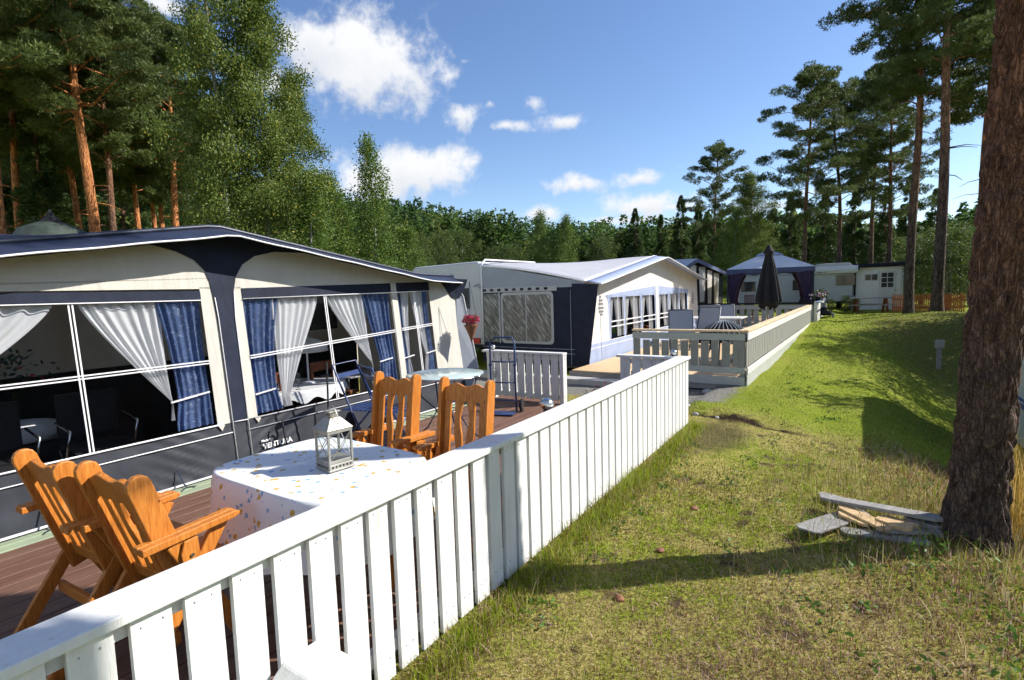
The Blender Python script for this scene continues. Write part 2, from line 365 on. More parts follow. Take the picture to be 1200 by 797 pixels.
# clouds: px, py, half width, half height (pixels of the photograph), weight
clouds = [(425, 75, 90, 52, 1.0), (365, 45, 55, 34, .9), (470, 80, 48, 45, .9), (320, 100, 34, 30, .8), (480, 200, 75, 30, .95), (440, 215, 55, 26, .9), (538, 136, 30, 17, .7), (592, 147, 30, 9, .5), (665, 143, 36, 12, .6), (628, 120, 22, 14, .45),
          (676, 216, 36, 13, .8), (750, 209, 36, 13, .8), (629, 250, 26, 12, .85), (752, 241, 44, 17, .9), (735, 258, 60, 9, .7), (785, 243, 40, 10, .6), (795, 195, 16, 6, .4), (190, 6, 34, 16, .7), (545, 72, 16, 8, .3), (575, 122, 12, 10, .3), (900, 240, 60, 16, .5), (950, 225, 40, 10, .45)]
acc = None; accb = None
for px, py, hw, hh, wt in clouds:
    d = direction(px, py).normalized(); e = Vector((0, 0, 1)).cross(d); e.normalize(); e = -e; u = e.cross(d); u = u if u.z > 0 else -u
    k = direction(px, py).length; hw *= 1.18; hh *= 1.15
    a = vm('DOT_PRODUCT', D, tuple(e / (hw / k))).outputs['Value']; b = vm('DOT_PRODUCT', D, tuple(u / (hh / k))).outputs['Value']
    f = vm('DOT_PRODUCT', D, tuple(d)).outputs['Value']
    r2 = mth('ADD', mth('MULTIPLY', a, a), mth('MULTIPLY', b, b))
    m_ = mth('MULTIPLY', mth('SUBTRACT', wt, mth('SQRT', r2)), mth('GREATER_THAN', f, 0))
    acc = m_ if acc is None else mth('MAXIMUM', acc, m_)
    lo = mth('MULTIPLY', mth('SUBTRACT', 1.0, mth('SQRT', mth('ADD', mth('MULTIPLY', a, a), mth('MULTIPLY', mth('ADD', b, .75), mth('ADD', b, .75))))), .9)
    accb = lo if accb is None else mth('MAXIMUM', accb, lo)
n2 = N.new('ShaderNodeTexNoise'); n2.inputs['Scale'].default_value = 26; n2.inputs['Detail'].default_value = 6; n2.inputs['Roughness'].default_value = .6; L.new(D, n2.inputs[0])
dens = mth('ADD', mth('MULTIPLY_ADD', mth('SUBTRACT', nz.outputs[0], .47), 2.0, acc), mth('MULTIPLY', mth('SUBTRACT', n2.outputs[0], .5), 1.7))
mr = N.new('ShaderNodeMapRange'); mr.interpolation_type = 'SMOOTHSTEP'; mr.inputs[1].default_value = -.10; mr.inputs[2].default_value = .70; L.new(dens, mr.inputs[0])
shade = mth('MULTIPLY', mth('MAXIMUM', mth('ADD', accb, mth('MULTIPLY', mth('SUBTRACT', n2.outputs[0], .5), 1.2)), 0), .55, clamp=True)
cc = N.new('ShaderNodeMix'); cc.data_type = 'RGBA'; L.new(shade, cc.inputs[0]); cc.inputs[6].default_value = (8.0, 8.1, 8.3, 1); cc.inputs[7].default_value = (5.0, 5.4, 6.2, 1)
hs = N.new('ShaderNodeHueSaturation'); hs.inputs['Saturation'].default_value = 1.12; hs.inputs['Value'].default_value = 1.5; hs.inputs['Hue'].default_value = .507; L.new(sky.outputs[0], hs.inputs['Color'])
mx = N.new('ShaderNodeMix'); mx.data_type = 'RGBA'; L.new(mr.outputs[0], mx.inputs[0]); L.new(hs.outputs[0], mx.inputs[6]); L.new(cc.outputs[2], mx.inputs[7])
L.new(mx.outputs[2], bg.inputs[0])
sl = bpy.data.lights.new('sun', 'SUN'); sl.energy = 5.0; sl.angle = R(.5); sl.color = (1, .95, .87)
so = bpy.data.objects.new('sun', sl); C.objects.link(so)
sd = Vector((math.sin(SUN_AZ) * math.cos(SUN_EL), math.cos(SUN_AZ) * math.cos(SUN_EL), math.sin(SUN_EL)))
so.rotation_euler = sd.to_track_quat('Z', 'Y').to_euler()

# ------------------------------------------------------------------ terrain
def sm(t): t = np.clip(t, 0, 1); return t * t * (3 - 2 * t)
def terr(x, y):
    x = np.asarray(x, float); y = np.asarray(y, float)
    xc = np.interp(y, [0, 4, 7, 12, 20, 30], [1.5, 1.15, .75, .5, .7, 1.5])
    drop = sm((x - xc + .5) / 2.1) * .98 * (1 - sm((y - 16) / 9)) 
    drop = drop * (1 - .35 * sm((x - 5) / 6))
    rise = .28 * np.maximum(sm((y - 11) / 11) * sm((x + 2.0) / .7), sm((y - 20) / 6))
    mound = .35 * np.exp(-((x - 2.9) ** 2 / 5 + (y - 23.5) ** 2 / 14))
    und = .025 * np.sin(x * 1.7 + y * .6) * np.sin(y * 1.1 - x * .4) + .012 * np.sin(x * 4.1 + 1) * np.sin(y * 3.7)
    lip = .09 * sm((y - (7.05 - .28 * (x + 1.5) + .08 * np.sin(x * 7))) / .12) * sm((x + 1.95) / .1) * sm((-.2 - x) / .5)
    far = np.hypot(x, y)
    hillr = sm((far - 60) / 140) * 20 * sm((x / np.maximum(far, 1) - .02) / .2)
    # ridge on the left of the valley
    azm = np.degrees(np.arctan2(x, y))
    hl = np.interp(azm, [-75, -60, -50, -42, -36, -30, -24, -18, 0, 30], [30, 52, 70, 66, 52, 36, 22, 12, 6, 6])
    ridge = sm((far - 260) / 330) * hl * 1.25 + sm((far - 80) / 90) * np.interp(azm, [-80, -60, -48, -38, -28, -15, 20], [20, 20, 15, 9.5, 6.5, 6, 0])
    return -drop + rise + mound + und * (far < 60) + lip + hillr + ridge
gx = np.sort(np.concatenate([np.arange(-12, 8, .11), 8 + 1.6 * np.sinh(np.linspace(.05, 6.6, 70)), -12 - 1.6 * np.sinh(np.linspace(.05, 6.6, 70))]))
gy = np.sort(np.concatenate([np.arange(-3, 30, .11), 30 + 1.6 * np.sinh(np.linspace(.05, 6.6, 75)), -3 - 1.6 * np.sinh(np.linspace(.05, 4.5, 20))]))
X, Y = np.meshgrid(gx, gy); Z = terr(X, Y)
nx, ny = len(gx), len(gy); idx = np.arange(nx * ny).reshape(ny, nx)
F = np.stack([idx[:-1, :-1], idx[:-1, 1:], idx[1:, 1:], idx[1:, :-1]], -1).reshape(-1, 4)

def groundmat():
    m = bpy.data.materials.new('lawn'); m.use_nodes = True; nt = m.node_tree; N = nt.nodes; L = nt.links
    b = N['Principled BSDF']; b.inputs['Roughness'].default_value = .95; b.inputs['Specular IOR Level'].default_value = .1
    g = N.new('ShaderNodeNewGeometry'); P = g.outputs['Position']
    def nz(s, d=5, r=.6, st=(1, 1, 1)):
        mp = N.new('ShaderNodeMapping'); mp.inputs['Scale'].default_value = st; L.new(P, mp.inputs[0])
        n = N.new('ShaderNodeTexNoise'); n.inputs['Scale'].default_value = s; n.inputs['Detail'].default_value = d; n.inputs['Roughness'].default_value = r; L.new(mp.outputs[0], n.inputs[0]); return n.outputs[0]
    def ramp(f, els):
        r = N.new('ShaderNodeValToRGB')
        while len(r.color_ramp.elements) < len(els): r.color_ramp.elements.new(.5)
        for e, (p, c) in zip(r.color_ramp.elements, els): e.position = p; e.color = (*c, 1)
        L.new(f, r.inputs[0]); return r.outputs[0]
    def mix(f, a, b2):
        x = N.new('ShaderNodeMix'); x.data_type = 'RGBA'; L.new(f, x.inputs[0])
        for i, c in ((6, a), (7, b2)):
            if isinstance(c, tuple): x.inputs[i].default_value = (*c, 1)
            else: L.new(c, x.inputs[i])
        return x.outputs[2]
    def mrange(f, a, b2):
        x = N.new('ShaderNodeMapRange'); x.inputs[1].default_value = a; x.inputs[2].default_value = b2; L.new(f, x.inputs[0]); return x.outputs[0]
    def M2(op, a, b2):
        x = N.new('ShaderNodeMath'); x.operation = op
        for i, c in enumerate((a, b2)):
            if hasattr(c, 'links'): L.new(c, x.inputs[i])
            else: x.inputs[i].default_value = c
        return x.outputs[0]
    fine = nz(55, 6, .75); mid = nz(5, 5, .7); big = nz(.55, 3, .5)
    green = ramp(fine, [(.32, (.035, .055, .006)), (.50, (.20, .26, .018)), (.70, (.40, .42, .06))])
    dry = ramp(fine, [(.32, (.08, .065, .02)), (.50, (.36, .31, .085)), (.72, (.62, .54, .24))])
    soil = ramp(fine, [(.3, (.03, .02, .012)), (.6, (.11, .08, .05)), (.8, (.34, .29, .22))])
    s = N.new('ShaderNodeSeparateXYZ'); L.new(P, s.inputs[0]); px, py = s.outputs[0], s.outputs[1]
    # greener lawn beyond the turf edge
    beyond = mrange(M2('ADD', M2('ADD', py, M2('MULTIPLY', px, .28)), M2('MULTIPLY', mid, .6)), 6.7, 7.4)
    dryness = M2('ADD', mrange(mid, .38, .62), M2('SUBTRACT', mrange(big, .4, .6), .55))
    dryness = M2('MULTIPLY', dryness, M2('SUBTRACT', 1.1, M2('MULTIPLY', beyond, .9)))
    dryness = M2('ADD', dryness, M2('MULTIPLY', M2('SUBTRACT', 1.0, beyond), .22))
    cl = N.new('ShaderNodeClamp'); L.new(dryness, cl.inputs[0])
    col = mix(cl.outputs[0], green, dry)
    bare = mrange(M2('ADD', nz(2.4, 5, .65), M2('MULTIPLY', mid, .4)), .77, .86)
    col = mix(M2('MULTIPLY', bare, M2('SUBTRACT', 1.0, M2('MULTIPLY', beyond, .8))), col, soil)
    # worn path beside the end of the fence
    dx = M2('SUBTRACT', px, -1.35); dy = M2('SUBTRACT', py, 6.2)
    rr_ = M2('ADD', M2('MULTIPLY', M2('MULTIPLY', dx, dx), 3.0), M2('MULTIPLY', M2('MULTIPLY', dy, dy), 1.1))
    worn = mrange(M2('ADD', rr_, M2('MULTIPLY', mid, 1.1)), 1.35, .75)
    col = mix(M2('MULTIPLY', worn, .8), col, soil)
    # turf edge: bare dark earth on the little step
    q = M2('SUBTRACT', M2('ADD', py, M2('MULTIPLY', px, .28)), 6.63)
    edge = mrange(M2('ADD', M2('ABSOLUTE', q, 0), M2('MULTIPLY', mid, .16)), .17, .10)
    inx = M2('MULTIPLY', mrange(px, -1.9, -1.6), mrange(px, -.2, -.6))
    col = mix(M2('MULTIPLY', edge, inx), col, (.035, .022, .014))
    # gravel strip between the pitches
    gvl = M2('MULTIPLY', mrange(M2('ADD', py, M2('MULTIPLY', mid, .5)), 7.85, 8.05), mrange(M2('ADD', py, M2('MULTIPLY', mid, .3)), 9.55, 9.4))
    gvl = M2('MULTIPLY', gvl, mrange(M2('ADD', px, M2('MULTIPLY', mid, .8)), -.95, -1.2))
    col = mix(gvl, col, ramp(nz(48, 4, .8), [(.3, (.07, .06, .05)), (.5, (.22, .21, .19)), (.7, (.46, .44, .41))]))
    # needle litter under the pines on the mound
    mx_ = M2('SUBTRACT', px, 2.8); my_ = M2('SUBTRACT', py, 22.5)
    lit = mrange(M2('ADD', M2('ADD', M2('MULTIPLY', M2('MULTIPLY', mx_, mx_), .14), M2('MULTIPLY', M2('MULTIPLY', my_, my_), .012)), M2('MULTIPLY', mid, 1.2)), 1.7, 1.0)
    col = mix(M2('MULTIPLY', lit, .55), col, ramp(fine, [(.3, (.05, .03, .018)), (.6, (.15, .10, .06)), (.8, (.26, .20, .10))]))
    # distant slopes are forest floor
    dist = N.new('ShaderNodeVectorMath'); dist.operation = 'LENGTH'; L.new(P, dist.inputs[0])
    fa = mrange(dist.outputs['Value'], 55, 80)
    forest = ramp(nz(.12, 8, .75), [(.35, (.010, .022, .008)), (.6, (.030, .055, .018)), (.75, (.05, .08, .03))])
    col = mix(fa, col, forest)
    L.new(col, b.inputs['Base Color'])
    bp = N.new('ShaderNodeBump'); bp.inputs['Strength'].default_value = .9; bp.inputs['Distance'].default_value = .03
    L.new(M2('ADD', fine, M2('MULTIPLY', nz(18, 4, .6), 1.2)), bp.inputs['Height']); L.new(bp.outputs[0], b.inputs['Normal'])
    return m
M['lawn'] = groundmat()
g = npmesh('ground', np.stack([X.ravel(), Y.ravel(), Z.ravel()], -1), F, M['lawn'], smooth=True); g['kind'] = 'structure'
def gz(x, y): return float(terr(x, y))

# ------------------------------------------------------------------ grass blades (one mass)
def blades(n, xs, ys, hgt, wid, cols, lean=.5, segs=2, name='grass', zfn=None):
    """xs, ys: root positions; hgt, wid arrays; cols (n,3)"""
    z0 = terr(xs, ys) - .01
    a = rng.uniform(0, 2 * np.pi, n); la = rng.uniform(0, 2 * np.pi, n); ln = np.abs(rng.normal(0, lean, n)) * hgt
    dx, dy = np.cos(a) * wid / 2, np.sin(a) * wid / 2; lx, ly = np.cos(la) * ln, np.sin(la) * ln
    p = lambda t, s: np.stack([xs + lx * t * t + dx * s, ys + ly * t * t + dy * s, z0 + hgt * t * (1 - .25 * t * (ln / np.maximum(hgt, 1e-4)))], -1)
    V = np.stack([p(0, 1), p(0, -1), p(.55, .8), p(.55, -.8), p(1, 0)], 1).reshape(-1, 3)
    b = np.arange(n) * 5
    Fc = np.concatenate([np.stack([b, b + 1, b + 3], -1), np.stack([b, b + 3, b + 2], -1), np.stack([b + 2, b + 3, b + 4], -1)])
    return V, Fc, np.repeat(cols, 5, 0)
def fbm(x, y, s, seed):
    r = np.random.default_rng(seed); o = 0
    for k in range(6):
        th = r.uniform(0, 6.28); f = s * r.uniform(.6, 1.9); o = o + np.sin((x * math.cos(th) + y * math.sin(th)) * f + r.uniform(0, 6.28))
    return o / 6
GREEN = np.array([[.18, .27, .012], [.24, .32, .02], [.32, .36, .03], [.10, .17, .01]]); DRY = np.array([[.42, .34, .13], [.30, .25, .08], [.54, .46, .25], [.22, .13, .055]])
def inside(x, y):      # where grass may grow
    ok = (x > -1.66) & ~((x < -1.05) & (y > 9.25) & (y < 21.5))
    strip = (x > -5.2) & (x < -1.5) & (y > 6.75) & (y < 7.75)
    return (ok & ~((x < -1.25) & (y > 7.8) & (y < 9.4))) | strip
sets = []
# sampled in polar coordinates so the density falls with distance
n = 300000
rad = 1.9 * np.exp(rng.uniform(0, 1, n) ** .9 * math.log(32 / 1.9)); az = rng.uniform(R(-48), R(16), n)
x = np.sin(az) * rad; y = np.cos(az) * rad
k = inside(x, y); x, y, rad = x[k], y[k], rad[k]
path = np.exp(-(((x + 1.35) / .6) ** 2 + ((y - 6.2) / .9) ** 2))
patch = fbm(x, y, 2.2, 3); dryp = fbm(x, y, 1.1, 9) + .6 * fbm(x, y, 4, 10)
bey = np.clip((y + .28 * x - 6.7) / .7, 0, 1)
keep = (rng.uniform(0, 1, len(x)) > path * 1.2) & (rng.uniform(-.5, 1.2, len(x)) < patch + .65 + bey * .5) & ~((np.abs(y + .28 * x - 6.63) < .13) & (x < -.3))
x, y, rad, bey, dryp = x[keep], y[keep], rad[keep], bey[keep], dryp[keep]
n = len(x)
tall = np.clip(fbm(x, y, 1.3, 21) + .1, 0, 1)
nearfence = np.exp(-((x + 1.66) / .16) ** 2) * (y < 6.5)
rough = np.clip((x + .3 * (4 - y) * 0 - (-.1)) / .8, 0, 1) * np.clip((7.4 - y) / 1.2, 0, 1) * np.clip((y - 2.6) / 1.0, 0, 1)      # long grass round the big trunk
hg = rng.uniform(.012, .035, n) * (1 + .9 * tall) * (1 - .35 * bey) + nearfence * rng.uniform(0, .13, n) + rough * rng.uniform(0, .06, n)
wd = np.clip(.0022 * np.maximum(rad, 1.8) ** .85, .003, .03) * rng.uniform(.7, 1.3, n)
hg = np.maximum(hg, wd * 1.2)
pd = np.clip(.56 + .35 * dryp - .50 * bey + .35 * rough - .3 * nearfence, .04, .92)
isd = rng.uniform(0, 1, n) < pd
cols = np.where(isd[:, None], DRY[rng.integers(0, 4, n)], GREEN[rng.integers(0, 4, n)]) * rng.uniform(.75, 1.2, (n, 1))
nr = np.clip((7.2 - y) / 1.0, 0, 1)[:, None]; cols = cols * (1 - nr + nr * np.array([1.0, .80, 1.25]))
sets.append(blades(n, x, y, hg, wd, cols, .7))
# tufts along the foot of the white fence
n = 9000; y = rng.uniform(.5, 6.6, n); x = -1.63 + np.abs(rng.normal(0, .09, n)); cl = fbm(x, y, 6, 4)
hg = rng.uniform(.04, .15, n) * (.7 + .6 * np.clip(cl + .3, 0, 1)); cols = np.where((rng.uniform(0, 1, n) < .25)[:, None], DRY[rng.integers(0, 4, n)], GREEN[rng.integers(0, 3, n)] * 1.1) * rng.uniform(.8, 1.2, (n, 1))
sets.append(blades(n, x, y, hg, np.full(n, .0045), cols, .5))
# long dry stems round the big trunk and on the bank
n = 6500; x = rng.normal(.55, .75, n); y = rng.normal(4.7, .9, n); k = (x > -.6) & (np.hypot(x, y) > 2.4); x, y = x[k], y[k]; n = len(x)
hg = rng.uniform(.05, .20, n); cols = np.where((rng.uniform(0, 1, n) < .72)[:, None], DRY[rng.integers(0, 4, n)], GREEN[rng.integers(0, 4, n)]) * rng.uniform(.8, 1.15, (n, 1))
sets.append(blades(n, x, y, hg, np.full(n, .0042), cols, .55))
# tall reed-like dry grass to the right of the trunk
n = 900; x = rng.uniform(1.0, 1.7, n); y = rng.uniform(4.6, 6.6, n)
hg = rng.uniform(.35, .95, n); cols = DRY[rng.integers(0, 3, n)] * np.array([1.1, .9, .6]) * rng.uniform(.8, 1.2, (n, 1))
sets.append(blades(n, x, y, hg, np.full(n, .008), cols, .22))
# scattered seed stems over the lawn
n = 1500; x = rng.uniform(-1.5, 1.2, n); y = rng.uniform(1.8, 6.8, n)
hg = rng.uniform(.08, .22, n); cols = DRY[rng.integers(0, 4, n)] * rng.uniform(.8, 1.1, (n, 1))
sets.append(blades(n, x, y, hg, np.full(n, .003), cols, .8))
V = []; Fa = []; Ca = []; off = 0
for v, f, c in sets: V.append(v); Fa.append(f + off); Ca.append(c); off += len(v)
gr = npmesh('grass', np.concatenate(V), np.concatenate(Fa), M['blade'], colors=np.concatenate(Ca))
tag(gr, 'short patchy green and straw coloured grass with long dry stems', 'grass', kind='stuff')
# broad-leaved weeds in the grass
def weedleaves():
    V = []; Cc = []; 
    spots = [(rng.normal(.75, .5), rng.normal(3.6, .55)) for _ in range(70)] + [(rng.uniform(-1.6, -1.3), rng.uniform(2, 6)) for _ in range(20)] + [(rng.uniform(-1, 1), rng.uniform(3, 12)) for _ in range(60)]
    for x0, y0 in spots:
        z = gz(x0, y0); hh = rng.uniform(.02, .16) if x0 > .2 else rng.uniform(.01, .05)
        for _ in range(14):
            c = np.array([x0 + rng.normal(0, .05), y0 + rng.normal(0, .05), z + hh * rng.uniform(.3, 1)])
            a = rng.normal(0, 1, 3); a /= np.linalg.norm(a); b = np.cross(a, rng.normal(0, 1, 3)); b /= np.linalg.norm(b); s = rng.uniform(.012, .024)
            V += [c - a * s, c + b * s * .5, c + a * s, c - b * s * .5]; col = np.array([.10, .19, .03]) * rng.uniform(.6, 1.3); Cc += [col] * 4
    V = np.array(V); n = len(V) // 4
    return V, np.arange(n * 4).reshape(n, 4), np.array(Cc)
v, f, c = weedleaves(); tag(npmesh('weeds', v, f, M['leaf'], colors=c), 'small broad leaved weeds scattered through the grass', 'weeds', kind='stuff')
# ------------------------------------------------------------------ trees
def leafcards(cent, axis, size, wid, cols, jitter=.5):
    """cent (n,3), axis (n,3) unit; returns one kite per leaf"""
    n = len(cent); r = rng.normal(0, 1, (n, 3)); s = np.cross(axis, r); s /= np.maximum(np.linalg.norm(s, axis=1, keepdims=True), 1e-6)
    L_ = size[:, None]; W = wid[:, None]
    V = np.stack([cent, cent + axis * L_ * .5 + s * W, cent + axis * L_, cent + axis * L_ * .5 - s * W], 1).reshape(-1, 3)
    return V, np.arange(n * 4).reshape(n, 4), np.repeat(cols, 4, 0)
def unit(v): return v / np.maximum(np.linalg.norm(v, axis=1, keepdims=True), 1e-6)
def needleclumps(cl, per, needle=.17, w=.013, base=(.055, .09, .024), tipc=(.16, .20, .052)):
    """cl: list of (x,y,z,rx,rz). tufts of needles spread through each clump"""
    cl = np.array(cl); n = len(cl) * per; ci = np.repeat(np.arange(len(cl)), per)
    d = unit(rng.normal(0, 1, (n, 3))); rad = rng.uniform(.35, 1, n) ** .6
    rx = cl[ci, 3]; rz = cl[ci, 4]
    P = cl[ci, :3] + np.stack([d[:, 0] * rx, d[:, 1] * rx, d[:, 2] * rz], -1) * rad[:, None]
    k = 5; P5 = np.repeat(P, k, 0); d5 = np.repeat(d, k, 0)
    ax = unit(d5 * .5 + rng.normal(0, .55, (n * k, 3)) + np.array([0, 0, .45]))
    tint = np.repeat(rng.uniform(0, 1, n), k)[:, None] * .6 + rng.uniform(0, .4, (n * k, 1))
    cols = np.array(base) * (1 - tint) + np.array(tipc) * tint
    cb = np.repeat(rng.uniform(.75, 1.2, len(cl)), per * k)[:, None]
    return leafcards(P5, ax, rng.uniform(.7, 1.2, n * k) * needle, np.full(n * k, w) * rng.uniform(.8, 1.4, n * k), cols * cb)
def join(parts):
    V = []; Fa = []; Ca = []; o = 0
    for v, f, c in parts: V.append(v); Fa.append(f + o); Ca.append(c); o += len(v)
    return np.concatenate(V), np.concatenate(Fa), np.concatenate(Ca)

def pine(label, Hh, r0, crown0, crad, nb, per, seed, bark, needle=.17, w=.013, lean=(0, 0), tops=True, stubs=6):
    global rng; keep = rng; rng = np.random.default_rng(seed); rd = random.Random(seed)
    root = thing('pine_tree', (0, 0, 0), label, 'tree')
    mb = MB(); ph = rd.uniform(0, 6)
    def tr(z):
        t = z / Hh; return Vector((lean[0] * t + .10 * math.sin(z * .45 + ph) * t * 2, lean[1] * t + .10 * math.cos(z * .37 + ph) * t * 2, z))
    zs = [-.4, 0, .25] + [i * Hh / 14 for i in range(1, 15)]
    mb.tube([tr(z) for z in zs], [r0 * (1.35 if z <= 0 else 1.1 if z < .3 else 1 - .8 * (z / Hh) ** 1.2) for z in zs], 12)
    cl = []
    for i in range(nb):
        t = (i + .5) / nb; z = crown0 + (Hh - crown0) * t ** .9 * .97; az = i * 2.4 + rd.uniform(-.5, .5)
        prof = math.sin(math.pi * min(1, .22 + t * .78)) ** .6 if t < .99 else .3
        Lb = crad * prof * rd.uniform(.55, 1.1)
        p = tr(z); pts = [p]; el = rd.uniform(-.05, .35) + .5 * t
        for q in range(1, 5):
            f = q / 4; pts.append(p + Vector((math.cos(az) * Lb * f, math.sin(az) * Lb * f, Lb * (math.sin(el) * f + .10 * math.sin(f * 5 + i)))))
        mb.tube(pts, [r0 * .20 * (1 - t * .5), r0 * .16, r0 * .11, r0 * .07, r0 * .03], 5)
        for f in (.45, .68, .86, 1.0):
            for q in range(2):
                k = f * 4; a = pts[int(min(k, 3.999))]; b = pts[int(min(k, 3.999)) + 1]; c = a.lerp(b, k - int(min(k, 3.999)))
                rr_ = rd.uniform(.28, .5) * (.6 + .14 * crad); s = rd.uniform(-.5, .5) * Lb * .45
                c = c + Vector((-math.sin(az) * s, math.cos(az) * s, rd.uniform(-.05, .25)))
                if rd.random() < (.68 if bark == 'pinebark_dark' else .88): cl.append((c.x, c.y, c.z, rr_, rr_ * rd.uniform(.38, .6)))
    for i in range(4):
        p = tr(Hh * (.95 + .02 * i)); cl.append((p.x + rd.uniform(-.2, .2), p.y + rd.uniform(-.2, .2), p.z, .4, .35))
    for i in range(stubs):      # dead snags below the crown
        z = crown0 * rd.uniform(.55, .98); az = rd.uniform(0, 6.28); p = tr(z); Ls = rd.uniform(.3, 1.1)
        mb.tube([p, p + Vector((math.cos(az) * Ls * .6, math.sin(az) * Ls * .6, -.02)), p + Vector((math.cos(az) * Ls, math.sin(az) * Ls, -.15 * Ls))], [r0 * .13, r0 * .08, .008], 4)
    mb.build('trunk', M[bark], root, smooth=True)
    v, f, c = needleclumps(cl, per, needle, w)
    npmesh('crown', v, f, M['needle'], root, colors=c)
    rng = keep; return root

def birch(label, Hh, r0, crown0, crad, nleaf, seed, base=(.07, .12, .02), tip=(.19, .24, .05), leaf=.075, trunkm='birchbark', shape='birch', name='birch_tree'):
    global rng; keep = rng; rng = np.random.default_rng(seed); rd = random.Random(seed)
    root = thing(name, (0, 0, 0), label, 'tree'); mb = MB(); ph = rd.uniform(0, 6)
    def tr(z): t = z / Hh; return Vector((.22 * math.sin(z * .3 + ph) * t, .22 * math.cos(z * .28 + ph) * t, z))
    zs = [-.3] + [i * Hh / 12 for i in range(13)]
    mb.tube([tr(max(z, 0)) + Vector((0, 0, min(z, 0))) for z in zs], [r0 * (1.2 if z <= 0 else max(.06, 1 - .93 * z / Hh)) for z in zs], 9)
    nb = 46; tw = []
    for i in range(nb):
        t = (i + .5) / nb; z = crown0 + (Hh - crown0) * t * .98; az = i * 2.4 + rd.uniform(-.4, .4)
        prof = (1 - t) ** .75 * (.45 + .55 * min(1, t * 5)) + .05 if shape == 'birch' else math.sqrt(max(0, 1 - (2 * t - 1) ** 2)) * .9 + .1
        Lb = crad * prof * rd.uniform(.65, 1.15); p = tr(z); pts = [p]
        for q in range(1, 5):
            f_ = q / 4; pts.append(p + Vector((math.cos(az) * Lb * f_, math.sin(az) * Lb * f_, Lb * (.75 * f_ - .35 * f_ * f_))))
        mb.tube(pts, [r0 * .16, r0 * .12, r0 * .08, r0 * .05, .006], 4)
        for q in range(int(6 + 10 * prof)):
            f_ = rd.uniform(.2, 1.05); k = min(f_ * 4, 3.99); c = pts[int(k)].lerp(pts[int(k) + 1], k - int(k)); s = rd.uniform(-.5, .5) * Lb * .5
            tw.append((c.x - math.sin(az) * s, c.y + math.cos(az) * s, c.z + rd.uniform(-.1, .15), rd.uniform(.25, .9) * min(1, .35 + crad * .25)))
    mb.build('trunk', M[trunkm], root, smooth=True)
    tw = np.array(tw); per = max(4, nleaf // len(tw)); n = per * len(tw); ci = np.repeat(np.arange(len(tw)), per); u = rng.uniform(0, 1, n)
    P = tw[ci, :3] + rng.normal(0, .10 + .03 * crad, (n, 3)) + np.stack([np.zeros(n), np.zeros(n), -u * tw[ci, 3]], -1)
    ax = unit(rng.normal(0, 1, (n, 3)) + np.array([0, 0, -.5]))
    t = np.clip(rng.uniform(0, 1, n) * .6 + np.repeat(rng.uniform(0, .5, len(tw)), per), 0, 1)[:, None]
    cols = np.array(base) * (1 - t) + np.array(tip) * t
    yl = rng.uniform(0, 1, n) < .02; cols[yl] = (.42, .34, .04)
    v, f, c = leafcards(P, ax, rng.uniform(.7, 1.3, n) * leaf, rng.uniform(.3, .45, n) * leaf, cols)
    npmesh('crown', v, f, M['leaf'], root, colors=c)
    rng = keep; return root

# ---- the big pine beside the lawn (hero trunk with modelled bark plates)
big = thing('pine_tree', (.745, 4.46, gz(.745, 4.46) - .02), 'massive rough barked pine trunk rising at the right beside the plank pile', 'tree', 'pines standing on the site')
BT = Vector((.17, -.04, 5.4))                  # lean over 5.4 m
nu, nv = 220, 900; Ht = 7.2
vs = np.zeros(((nv + 1) * nu, 3)); i = 0
for j in range(nv + 1):
    z = -.25 + (Ht + .25) * j / nv; t = z / 5.4
    cx, cyy = BT.x * t, BT.y * t; rb = .156 + .055 * math.exp(-max(z, 0) / .16) - .006 * z
    for k in range(nu):
        a = 2 * math.pi * k / nu; ux, uy = math.cos(a), math.sin(a)
        q = Vector((ux * rb * 17, uy * rb * 17, z * 5.2)); wob = mnoise.noise(Vector((ux * 1.3, uy * 1.3, z * .6))) * .018
        q = q + Vector((mnoise.noise(q * .9), mnoise.noise(q * .9 + Vector((7, 0, 0))), 0)) * .7
        dd = mnoise.voronoi(q)[0]; e = dd[1] - dd[0]
        d = .022 * (min(1, e * 2.2) - .6) + .006 * mnoise.noise(q * 2.5) + wob * .6
        rr_ = rb + d; vs[i] = (cx + ux * rr_, cyy + uy * rr_, z); i += 1
idx = np.arange((nv + 1) * nu).reshape(nv + 1, nu); nxt = np.roll(idx, -1, 1)
F = np.stack([idx[:-1], nxt[:-1], nxt[1:], idx[1:]], -1).reshape(-1, 4)
M['bigbark'] = barkmat('big_pine_bark', (.105, .085, .075), (.30, .13, .07), 1.0, 4.5, 26, 1.0)
npmesh('trunk', vs, F, M['bigbark'], big, smooth=True)
mb = MB(); rd = random.Random(5); cl = []
mb.tube([BT * (z / 5.4) * 1 + Vector((0, 0, 0)) for z in (7.0, 9, 11, 13, 15)], [.125, .11, .085, .06, .02], 10)
for i in range(34):
    t = i / 33; z = 7.2 + 8.0 * t; az = i * 2.4 + rd.uniform(-.5, .5); Lb = (2.9 * math.sin(math.pi * (.22 + .78 * t)) ** .7 + .3) * rd.uniform(.7, 1.1); p = BT * (z / 5.4)
    pts = [p + Vector((math.cos(az) * Lb * q, math.sin(az) * Lb * q, Lb * .25 * q)) for q in (0, .35, .7, 1)]
    mb.tube(pts, [.045, .035, .025, .01], 5)
    for q in (.5, .7, .88, 1.0):
        for _ in range(2):
            c = p + Vector((math.cos(az) * Lb * q, math.sin(az) * Lb * q, Lb * .25 * q + .1)); s = rd.uniform(-.5, .5) * Lb * .4
            if rd.random() < .75: cl.append((c.x - math.sin(az) * s, c.y + math.cos(az) * s, c.z, rd.uniform(.35, .6), rd.uniform(.18, .3)))
mb.build('branches', M['pinebark'], big, smooth=True)
